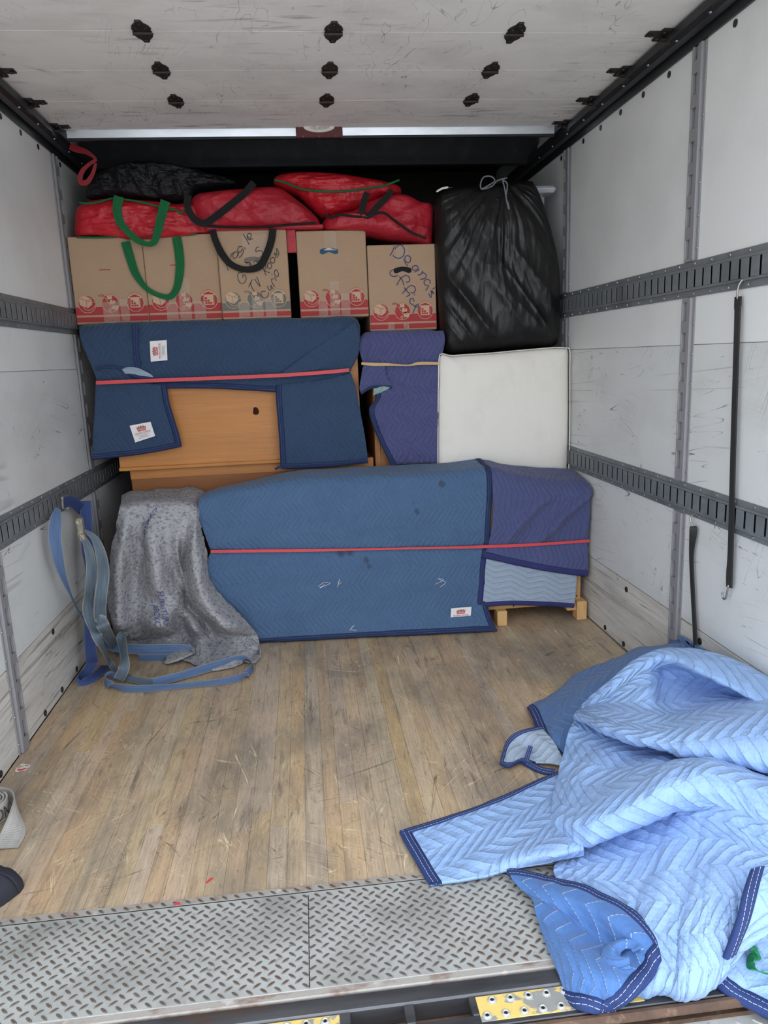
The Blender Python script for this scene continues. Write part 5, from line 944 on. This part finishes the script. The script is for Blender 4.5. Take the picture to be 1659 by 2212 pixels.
ribbon('strap_web', [(-0.853,3.011,0.022), (-0.762,3.042,0.025), (-0.652,3.104,0.025), (-0.537,3.165,0.026), (-0.476,3.174,0.026), (-0.44,3.088,0.024), (-0.483,2.994,0.022), (-0.578,2.966,0.02), (-0.712,2.964,0.018), (-0.844,2.963,0.018), (-0.96,2.977,0.02), (-1.057,3.051,0.022), (-1.059,3.123,0.024), (-0.999,3.082,0.024)], [.036, .036, .038, .04, .036, .034, .036, .03, .026, .032, .036, .034, .03, .026], M['strap_blue'], t, nrm=[(0, -.9, .4), (.1, -.95, .3), (.1, -.95, .3), (.1, -.95, .3), (.7, -.6, .3), (1, .1, .2), (.3, .95, .1), (.1, 1, .1), (0, 1, .1), (0, 1, .1), (0, 1, .1), (-1, .2, .2), (-.1, -.95, .3), (0, -.9, .4)], n=220)

# ------------------------------------------------------------------ black rubber tarp straps on the right wall
def hook(mb, p, s=1.0, up=1):
    pts = [(0, 0, 0), (0, .002, -.018), (0, .006, -.036), (0, .012, -.050), (0, .022, -.054), (0, .030, -.046), (0, .030, -.034)]
    mb.tube(crom([(p[0] + a, p[1] + b * s, p[2] + c * up) for a, b, c in pts], 26), .0032, 8)
t = thing('tarp_strap', 'long black rubber tarp strap hanging from the upper track on the right wall', 'strap', (1.2, 2.26, .49), 'black rubber straps')
a = (1.208,2.236,1.474); c = (1.205,2.186,0.55)
ribbon('rubber', [a, (a[0], a[1] - .001, a[2] - .03), (1.204,2.226,1.391), (1.202,2.206,1.033), (1.203,2.188,0.688), (1.204,2.188,0.594), c], [.026, .026, .021, .020, .021, .025, .024], M['rubber_black'], t, nrm=(-1, -.15, 0), th=.006, n=50)
h = MB(); h.tube(crom([(a[0] - .002, a[1], a[2] - .008), (a[0] - .006, a[1] - .004, a[2] + .012), (a[0] - .004, a[1] - .008, a[2] + .035), (a[0] + .006, a[1] - .012, a[2] + .05), (1.219, a[1] - .012, a[2] + .045)], 20), .003, 8); h.build('upper_hook', M['steel'], t, smooth=True)
h = MB(); hook(h, (c[0] - .004, c[1], c[2] + .008)); h.build('lower_hook', M['steel'], t, smooth=True)
t = thing('tarp_strap', 'shorter black rubber strap hooked under the lower right track, ending behind the blue blankets', 'strap', (1.2, 2.44, .25), 'black rubber straps')
a = (1.205,2.429,0.702)
ribbon('rubber', [a, (1.203,2.423,0.68), (1.206,2.433,0.591), (1.207,2.413,0.458), (1.207,2.39,0.343), (1.207,2.376,0.26), (1.207,2.363,0.194)], [.022, .026, .018, .017, .017, .017, .017], M['rubber_black'], t, nrm=[(-.6, -.8, 0), (-.8, -.6, 0), (-1, -.2, 0), (-1, -.15, 0), (-1, -.15, 0), (-1, -.15, 0), (-1, -.15, 0)], th=.006, n=50)
h = MB(); h.tube(crom([(a[0], a[1], a[2]), (a[0] - .004, a[1] + .012, a[2] + .016), (a[0] - .002, a[1] + .014, a[2] + .032), (a[0] + .006, a[1] + .004, a[2] + .044), (a[0] + .010, a[1] - .010, a[2] + .040)], 20), .003, 8); h.build('upper_hook', M['steel'], t, smooth=True)

# ------------------------------------------------------------------ small things on the floor
t = thing('floor_sticker', 'small white sticker with blue, yellow and red marks on the floor by the left wall', 'sticker', (-1.182,2.428,0))
o_ = crom([(-1.202,2.421,0.001),(-1.199,2.441,0.001),(-1.196,2.459,0.001),(-1.178,2.453,0.001),(-1.164,2.447,0.001),(-1.159,2.434,0.001),(-1.165,2.424,0.001),(-1.164,2.412,0.001),(-1.179,2.411,0.001),(-1.188,2.404,0.001),(-1.198,2.409,0.001)], 44, True)
mesh('sticker_base', [(x, y, .0007) for x, y, z in o_], [list(range(44))], M['white_plastic'], t)
for key, pts in (('strap_blue', [(-1.198,2.434,0.001),(-1.195,2.449,0.001),(-1.188,2.441,0.001),(-1.193,2.431,0.001)]), ('yellow', [(-1.188,2.439,0.001),(-1.189,2.454,0.001),(-1.178,2.44,0.001),(-1.183,2.432,0.001)]), ('strap_blue', [(-1.178,2.44,0.001),(-1.18,2.449,0.001),(-1.166,2.443,0.001),(-1.163,2.437,0.001)]), ('red_scrap', [(-1.195,2.419,0.001),(-1.197,2.428,0.001),(-1.184,2.423,0.001),(-1.17,2.429,0.001),(-1.166,2.423,0.001),(-1.178,2.413,0.001),(-1.191,2.413,0.001)])):
    mesh('sticker_mark', pts, [list(range(len(pts)))], M[key], t)
for lab, L, w in (('red plastic sliver on the wooden floor near the tread plate', [(-0.476,1.742,0.002),(-0.469,1.753,0.002),(-0.461,1.759,0.002)], .004), ('tiny red scrap lying on the edge of the tread plate', [(-0.546,1.67,0.006),(-0.541,1.673,0.006),(-0.534,1.672,0.006)], .006)):
    o = ribbon('red_scrap', L, w, M['red_scrap'], None, nrm=(0, 0, 1), th=.0015, n=8); props(o, lab, 'scrap')
t = thing('strap_roll', 'rolled grey strap with dark lettering lying on the floor at the left edge', 'strap', (-1.147,2.11,0))
sc_ = A3((-1.176,2.143,0)); k_ = 4.2; sp_ = []
for i in range(90):
    a_ = i / 90 * k_ * 2 * math.pi; r_ = .012 + .0075 * a_ / (2 * math.pi) * 1.0; sp_.append((sc_[0] + r_ * math.cos(a_) * 1.25, sc_[1] + r_ * math.sin(a_) * 1.25, .030))
ribbon('coil', sp_, .058, M['strap_roll'], t, nrm=[(math.cos(i / 90 * k_ * 2 * math.pi), math.sin(i / 90 * k_ * 2 * math.pi), 0) for i in range(90)], th=.0045, n=360)
ribbon('loose_end', [(-1.169,2.221,0.031), (-1.133,2.2,0.031), (-1.1,2.155,0.031), (-1.08,2.108,0.028), (-1.069,2.063,0.02), (-1.066,2.023,0.011), (-1.068,1.978,0.004)], [.054, .056, .058, .06, .062, .066, .068], M['strap_roll'], t, nrm=[(.2, 1, 0), (.7, .7, 0), (1, .1, .05), (1, -.3, .3), (.7, -.4, .6), (.3, -.4, .9), (0, -.2, 1)], th=.003, n=40)
V, F = text2d('CON'); V = V - V.mean(0); V = V / [np.ptp(V[:, 0]), np.ptp(V[:, 1])]
cR = .012 + .0075 * k_ + .001
cR *= 1.25; cR += .0035
mesh('coil_lettering', [(sc_[0] + cR * math.cos(-.75 + x * 1.35), sc_[1] + cR * math.sin(-.75 + x * 1.35), .029 + y * .04) for x, y in V], F, M['ink_dark'], t, kind='stuff')
t = thing('fabric_bundle', 'rounded black fabric bundle poking in at the left edge near the tread plate', 'bundle', (-1.07,1.817,0))
cc = A3((-1.073,1.78,0.05))
rows = []
for i in range(9):
    ph = math.pi / 2 * i / 8; rows.append([(cc[0] + (.112 + .010 * math.sin(3 * th_)) * math.cos(ph) * math.cos(th_), cc[1] + (.075) * math.cos(ph) * math.sin(th_), .002 + .085 * math.sin(ph)) for th_ in np.linspace(0, 2 * math.pi, 17)])
S = wrinkle(surf(rows, 40, 70), .003, 12, 131); cloth('bundle_cloth', S, M['navy_fabric'], t, th=.003)

# ------------------------------------------------------------------ heap of blue quilted blankets against the right wall
def clampx(rows, xm=1.212): return [[(min(x, xm - .03 * 0), y, z) for x, y, z in r] for r in rows]
def lim(S, xm=1.208, zm=.004):
    S = S.copy(); over = np.maximum(S[..., 0] - xm, 0); S[..., 0] -= over; S[..., 1] += 0 * over
    ins = S[..., 1] > 1.225; S[..., 2] = np.where(ins, np.maximum(S[..., 2], zm), S[..., 2]); return S
# deep blue blanket underneath, at the back of the heap
t = thing('moving_blanket', 'deep blue quilted blanket with white stitching at the back of the heap', 'blanket', (.9, 2.4, 0), 'blankets in the heap')
rows = [[(0.629,2.515,0.006), (0.752,2.588,0.03), (0.873,2.613,0.08), (0.983,2.587,0.14), (1.083,2.561,0.19), (1.189,2.551,0.21), (1.29,2.565,0.215), (1.358,2.517,0.2), (1.408,2.355,0.18)],
 [(0.616,2.432,0.03), (0.735,2.461,0.06), (0.837,2.461,0.11), (0.951,2.449,0.17), (1.058,2.452,0.22), (1.151,2.443,0.245), (1.252,2.464,0.25), (1.314,2.381,0.24), (1.351,2.215,0.22)],
 [(0.601,2.32,0.035), (0.696,2.327,0.07), (0.813,2.348,0.12), (0.926,2.352,0.17), (1.04,2.36,0.21), (1.147,2.399,0.22), (1.248,2.421,0.22), (1.315,2.322,0.22), (1.354,2.165,0.2)],
 [(0.595,2.202,0.03), (0.681,2.216,0.06), (0.791,2.25,0.1), (0.908,2.291,0.13), (1.047,2.333,0.15), (1.163,2.39,0.15), (1.264,2.411,0.15), (1.333,2.316,0.15), (1.371,2.16,0.15)],
 [(0.614,2.139,0.008), (0.692,2.16,0.03), (0.808,2.208,0.06), (0.924,2.248,0.08), (1.064,2.327,0.08), (1.179,2.38,0.08), (1.28,2.4,0.08), (1.351,2.309,0.08), (1.393,2.16,0.08)]]
S = lim(wrinkle(surf(rows, 90, 150), .010, 6, 141, (1.4, .8))); cloth('quilted_cloth', S, M['midd'], t, even=True); binding(S, 'left', M['bind_white'], t, w=.03)
rows = [[(1.271,2.498,0.25), (1.272,2.435,0.26), (1.298,2.357,0.26), (1.324,2.311,0.25)], [(1.214,2.46,0.24), (1.209,2.356,0.275), (1.245,2.268,0.28), (1.288,2.225,0.26)], [(1.184,2.41,0.23), (1.213,2.33,0.25), (1.243,2.234,0.26), (1.274,2.162,0.25)]]
cloth('upper_fold', lim(wrinkle(surf(rows, 30, 50), .010, 12, 143)), M['midd'], t)
rows = [[(1.33,2.185,0.26), (1.394,2.208,0.27), (1.456,2.176,0.27)], [(1.279,2.112,0.27), (1.325,2.095,0.29), (1.365,2.036,0.29)], [(1.271,2.073,0.25), (1.302,2.045,0.26), (1.35,2.001,0.26)]]
cloth('rear_fold', lim(wrinkle(surf(rows, 24, 30), .008, 14, 144)), M['midd'], t)
# torn corner with pale lining
rows = [[(0.422,2.152,0.012), (0.459,2.227,0.03), (0.493,2.262,0.045), (0.532,2.269,0.055), (0.604,2.288,0.055)], [(0.445,2.12,0.02), (0.484,2.192,0.03), (0.52,2.228,0.035), (0.565,2.233,0.05), (0.618,2.199,0.05)], [(0.49,2.144,0.018), (0.526,2.184,0.02), (0.548,2.195,0.025), (0.585,2.18,0.04), (0.621,2.129,0.035)], [(0.523,2.134,0.012), (0.544,2.133,0.014), (0.562,2.126,0.016), (0.588,2.109,0.02), (0.621,2.086,0.02)]]
S = wrinkle(surf(rows, 40, 50), .003, 20, 145); cloth('torn_corner', S, M['lining'], t, th=.006); binding(S, 'top', M['bind_white'], t, w=.016); binding(S, 'left', M['bind_white'], t, w=.014)
ribbon('binding', [(0.506,2.151,0.012), (0.523,2.123,0.01), (0.547,2.094,0.01), (0.581,2.077,0.01)], .022, M['bind_white'], t, nrm=(0, -.5, .85), th=.006, n=24)
ribbon('binding', [(0.507,2.142,0.016), (0.519,2.162,0.03), (0.536,2.186,0.045)], .014, M['bind_white'], t, nrm=(-.2, -.6, .75), th=.006, n=20)

# big light blue blanket
t = thing('moving_blanket', 'large light blue quilted blanket heaped in folds over the right wall corner', 'blanket', (.8, 1.9, 0), 'blankets in the heap')
rows = [
 [(0.872,2.405,0.06), (0.953,2.413,0.14), (1.048,2.376,0.22), (1.128,2.365,0.25), (1.202,2.251,0.26), (1.276,2.125,0.25), (1.347,1.994,0.24)],
 [(0.752,2.27,0.13), (0.833,2.245,0.22), (0.95,2.255,0.3), (1.038,2.229,0.335), (1.126,2.127,0.345), (1.191,1.977,0.335), (1.276,1.841,0.32)],
 [(0.739,2.252,0.135), (0.814,2.209,0.225), (0.923,2.213,0.3), (0.999,2.168,0.345), (1.059,2.016,0.36), (1.108,1.85,0.35), (1.176,1.706,0.34)],
 [(0.732,2.243,0.135), (0.812,2.188,0.215), (0.915,2.188,0.285), (0.985,2.157,0.325), (1.035,1.98,0.335), (1.097,1.825,0.32), (1.165,1.687,0.31)],
 [(0.733,2.246,0.13), (0.816,2.18,0.205), (0.909,2.153,0.265), (1.014,2.229,0.255), (1.15,2.183,0.26), (1.211,1.995,0.26), (1.273,1.83,0.26)],
 [(0.729,2.244,0.13), (0.816,2.167,0.195), (0.891,2.095,0.25), (0.994,2.167,0.215), (1.135,2.129,0.22), (1.185,1.944,0.25), (1.255,1.806,0.26)],
 [(0.72,2.228,0.135), (0.792,2.121,0.19), (0.867,2.036,0.225), (0.951,2.044,0.21), (1.093,2.031,0.235), (1.169,1.909,0.275), (1.251,1.804,0.29)],
 [(0.702,2.195,0.15), (0.742,2.031,0.205), (0.818,1.935,0.235), (0.918,1.932,0.245), (1.035,1.91,0.275), (1.148,1.869,0.32), (1.277,1.845,0.34)],
 [(0.691,2.177,0.155), (0.711,1.98,0.21), (0.771,1.848,0.25), (0.849,1.803,0.275), (0.952,1.76,0.31), (1.052,1.717,0.35), (1.175,1.707,0.36)],
 [(0.684,2.172,0.15), (0.706,1.98,0.195), (0.753,1.826,0.235), (0.818,1.744,0.26), (0.903,1.666,0.295), (0.982,1.603,0.325), (1.085,1.58,0.33)],
 [(0.687,2.188,0.135), (0.721,2.022,0.165), (0.773,1.873,0.2), (0.837,1.777,0.22), (0.92,1.684,0.24), (0.985,1.598,0.26), (1.074,1.556,0.26)],
 [(0.708,2.23,0.11), (0.775,2.133,0.12), (0.857,2.035,0.14), (0.946,1.962,0.15), (1.051,1.886,0.16), (1.121,1.791,0.18), (1.22,1.748,0.18)],
 [(0.684,2.201,0.1), (0.741,2.081,0.115), (0.815,1.966,0.13), (0.901,1.885,0.14), (0.995,1.796,0.155), (1.069,1.71,0.17), (1.162,1.666,0.17)],
 [(0.639,2.137,0.085), (0.686,1.991,0.12), (0.757,1.883,0.15), (0.846,1.81,0.18), (0.952,1.742,0.19), (1.03,1.661,0.19), (1.12,1.611,0.19)],
 [(0.572,2.016,0.06), (0.612,1.871,0.12), (0.68,1.782,0.165), (0.781,1.73,0.225), (0.891,1.695,0.245), (0.982,1.614,0.235), (1.081,1.561,0.22)],
 [(0.507,1.882,0.045), (0.536,1.731,0.125), (0.618,1.684,0.185), (0.736,1.658,0.25), (0.847,1.641,0.275), (0.944,1.566,0.26), (1.038,1.505,0.25)],
 [(0.474,1.798,0.045), (0.499,1.654,0.13), (0.583,1.61,0.19), (0.704,1.591,0.255), (0.815,1.582,0.285), (0.907,1.509,0.27), (0.992,1.443,0.26)],
 [(0.465,1.742,0.035), (0.495,1.623,0.11), (0.577,1.588,0.165), (0.699,1.57,0.225), (0.8,1.546,0.265), (0.882,1.47,0.255), (0.962,1.4,0.25)],
 [(0.472,1.708,0.025), (0.509,1.622,0.08), (0.587,1.598,0.125), (0.716,1.588,0.18), (0.804,1.541,0.23), (0.869,1.447,0.235), (0.954,1.387,0.23)],
 [(0.491,1.726,0.015), (0.556,1.7,0.04), (0.643,1.692,0.075), (0.751,1.643,0.14), (0.808,1.537,0.2), (0.861,1.433,0.215), (0.941,1.367,0.21)],
 [(0.461,1.677,0.015), (0.53,1.641,0.04), (0.623,1.642,0.065), (0.735,1.602,0.125), (0.801,1.518,0.175), (0.854,1.423,0.19), (0.93,1.364,0.19)],
 [(0.42,1.622,0.02), (0.513,1.561,0.055), (0.607,1.538,0.085), (0.695,1.51,0.13), (0.775,1.464,0.165), (0.828,1.391,0.18), (0.899,1.351,0.18)],
 [(0.423,1.561,0.02), (0.503,1.482,0.06), (0.576,1.427,0.095), (0.645,1.387,0.13), (0.719,1.363,0.155), (0.784,1.342,0.16), (0.849,1.324,0.16)],
 [(0.436,1.47,0.015), (0.496,1.398,0.05), (0.555,1.334,0.085), (0.606,1.288,0.115), (0.668,1.277,0.13), (0.722,1.285,0.13), (0.781,1.298,0.12)],
 [(0.433,1.363,0.01), (0.484,1.31,0.04), (0.535,1.257,0.07), (0.578,1.225,0.09), (0.635,1.227,0.095), (0.674,1.242,0.09), (0.716,1.259,0.08)],
 [(0.425,1.291,0.008), (0.475,1.256,0.025), (0.522,1.219,0.045), (0.564,1.198,0.055), (0.619,1.21,0.055), (0.652,1.229,0.055), (0.687,1.248,0.05)],
 [(0.43,1.278,-0.008), (0.478,1.253,0), (0.53,1.232,0.008), (0.576,1.223,0.012), (0.625,1.232,0.015), (0.657,1.251,0.015), (0.685,1.266,0.015)],
 [(0.449,1.297,-0.02), (0.497,1.278,-0.018), (0.548,1.265,-0.015), (0.591,1.257,-0.012), (0.639,1.267,-0.01), (0.67,1.285,-0.01), (0.695,1.299,-0.01)]]
S = surf(rows, 360, 210); S = wrinkle(S, .006, 5, 151, (1, 1.2)); S = lim(wrinkle(S, .0025, 18, 153, (1.3, 1)))
cloth('quilted_cloth', S, M['light'], t, th=.010, even=True)
rows = [[(0.052,1.86,0.004), (0.174,1.897,0.006), (0.324,1.944,0.01), (0.454,1.998,0.014), (0.54,2.035,0.02), (0.615,2.056,0.04)],
 [(0.063,1.801,0.006), (0.175,1.831,0.01), (0.316,1.858,0.016), (0.435,1.89,0.022), (0.509,1.9,0.03), (0.569,1.89,0.045)],
 [(0.079,1.725,0.006), (0.182,1.736,0.012), (0.301,1.751,0.02), (0.397,1.746,0.035), (0.46,1.719,0.055), (0.52,1.708,0.07)],
 [(0.09,1.676,0.006), (0.195,1.676,0.014), (0.292,1.666,0.03), (0.375,1.653,0.05), (0.44,1.628,0.07), (0.5,1.623,0.08)],
 [(0.101,1.636,0.006), (0.197,1.63,0.012), (0.296,1.638,0.018), (0.372,1.644,0.026), (0.443,1.635,0.04), (0.503,1.63,0.05)]]
S = wrinkle(surf(rows, 90, 140), .004, 9, 161, (.8, 1.4)); S = lim(S, zm=.0075); cloth('flat_corner', S, M['light'], t, th=.009, uvo=(.3, .5)); binding(S, 'left', M['bind_white'], t, w=.03); binding(S, 'top', M['bind_white'], t, w=.022, rng=(0, .95))
rows = [[(0.766,1.331,0.2), (0.806,1.33,0.205), (0.857,1.31,0.205)], [(0.721,1.285,0.185), (0.772,1.284,0.185), (0.82,1.262,0.185)], [(0.686,1.246,0.16), (0.74,1.256,0.155), (0.783,1.242,0.15)], [(0.662,1.226,0.13), (0.704,1.241,0.125), (0.741,1.238,0.12)], [(0.642,1.214,0.1), (0.675,1.23,0.095), (0.705,1.242,0.09)]]
S = surf(rows, 60, 30); cloth('right_layer', S, M['light'], t, uvo=(.1, .2)); binding(S, 'left', M['bind_white'], t, w=.032)

# mid blue curled lobe hanging over the sill
t = thing('moving_blanket', 'mid blue quilted blanket curled into a rounded lobe hanging over the sill', 'blanket', (.45, 1.4, 0), 'blankets in the heap')
rows = [[(0.303,1.64,0.01), (0.371,1.603,0.03), (0.432,1.537,0.05), (0.49,1.451,0.068), (0.528,1.374,0.075), (0.543,1.32,0.07), (0.541,1.282,0.06)],
 [(0.308,1.602,0.02), (0.358,1.545,0.045), (0.405,1.481,0.065), (0.454,1.403,0.08), (0.49,1.338,0.085), (0.512,1.295,0.078), (0.527,1.262,0.062)],
 [(0.319,1.571,0.022), (0.36,1.514,0.04), (0.401,1.459,0.05), (0.444,1.393,0.058), (0.48,1.339,0.06), (0.501,1.294,0.06), (0.514,1.249,0.056)],
 [(0.336,1.531,0.02), (0.367,1.483,0.03), (0.399,1.439,0.03), (0.432,1.388,0.03), (0.461,1.34,0.035), (0.481,1.285,0.048), (0.499,1.238,0.05)],
 [(0.334,1.488,0.02), (0.355,1.431,0.035), (0.376,1.377,0.045), (0.402,1.327,0.05), (0.429,1.291,0.052), (0.453,1.253,0.052), (0.477,1.225,0.044)],
 [(0.331,1.435,0.015), (0.341,1.377,0.035), (0.358,1.318,0.055), (0.379,1.277,0.06), (0.405,1.247,0.06), (0.43,1.23,0.05), (0.453,1.216,0.036)],
 [(0.329,1.372,0.01), (0.34,1.331,0.025), (0.352,1.286,0.04), (0.37,1.254,0.045), (0.391,1.233,0.042), (0.413,1.222,0.034), (0.432,1.215,0.022)],
 [(0.332,1.314,0.004), (0.342,1.29,0.012), (0.352,1.263,0.02), (0.368,1.243,0.022), (0.386,1.228,0.02), (0.401,1.222,0.015), (0.415,1.221,0.006)],
 [(0.334,1.257,-0.01), (0.339,1.243,-0.004), (0.347,1.229,0.002), (0.36,1.221,0.004), (0.373,1.22,0.002), (0.386,1.223,-0.002), (0.401,1.229,-0.008)]]
S = surf(rows, 130, 110); S = wrinkle(S, .006, 8, 171); 
cloth('quilted_cloth', S, M['mid'], t, th=.010, even=True); binding(S, 'top', M['bind_white'], t, w=.03, th=.014); binding(S, 'bottom', M['bind_white'], t, w=.03, th=.014); binding(S, 'right', M['bind_white'], t, w=.03, th=.014)
P_ = (0.468,1.294,0.06)
rows = []
for i in range(6):
    r_ = .012 + .007 * i; rows.append([(P_[0] + r_ * math.cos(a_) * 1.1, P_[1] + r_ * math.sin(a_) * .8, .075 - .0001 * i - .016 * abs(i - 2.2) / 3 + .006 * math.cos(a_)) for a_ in np.linspace(-.4, 4.6, 14)])
cloth('curled_lip', wrinkle(surf(rows, 24, 60), .002, 20, 172), M['mid'], t, th=.006)

# pale lining-side blanket in the lower right corner
t = thing('moving_blanket', 'pale blue crinkled blanket with navy border lying lowest over the rear bumper', 'blanket', (.75, 1.2, -.02), 'blankets in the heap')
rows = [[(0.637,1.259,0.01), (0.681,1.283,0.03), (0.741,1.331,0.05), (0.776,1.337,0.07)], [(0.653,1.232,0.002), (0.713,1.264,0.02), (0.778,1.302,0.035), (0.839,1.33,0.05)], [(0.686,1.202,-0.008), (0.753,1.244,0.01), (0.822,1.285,0.02), (0.887,1.317,0.03)], [(0.729,1.157,-0.016), (0.788,1.202,0), (0.847,1.242,0.01), (0.91,1.272,0.02)], [(0.778,1.114,-0.02), (0.839,1.159,-0.01), (0.898,1.197,0), (0.951,1.226,0.01)]]
S = wrinkle(surf(rows, 90, 80), .005, 16, 181); cloth('crinkled_cloth', S, M['light'], t); binding(S, 'left', M['bind_white'], t, w=.032, th=.014)
o = ribbon('green_strap', [(0.751,1.3,0.055), (0.748,1.279,0.05), (0.75,1.267,0.045), (0.735,1.264,0.04), (0.728,1.253,0.034), (0.739,1.24,0.03), (0.763,1.229,0.03), (0.807,1.217,0.03)], .020, M['strap_green'], None, nrm=[(.3, -.9, .4), (.2, -.8, .5), (.6, -.2, .8), (-.6, .2, .7), (-.4, .5, .7), (0, .7, .7), (0, .8, .6), (0, .8, .6)], n=70)
props(o, 'short green strap curling out from under the light blue blanket', 'strap')
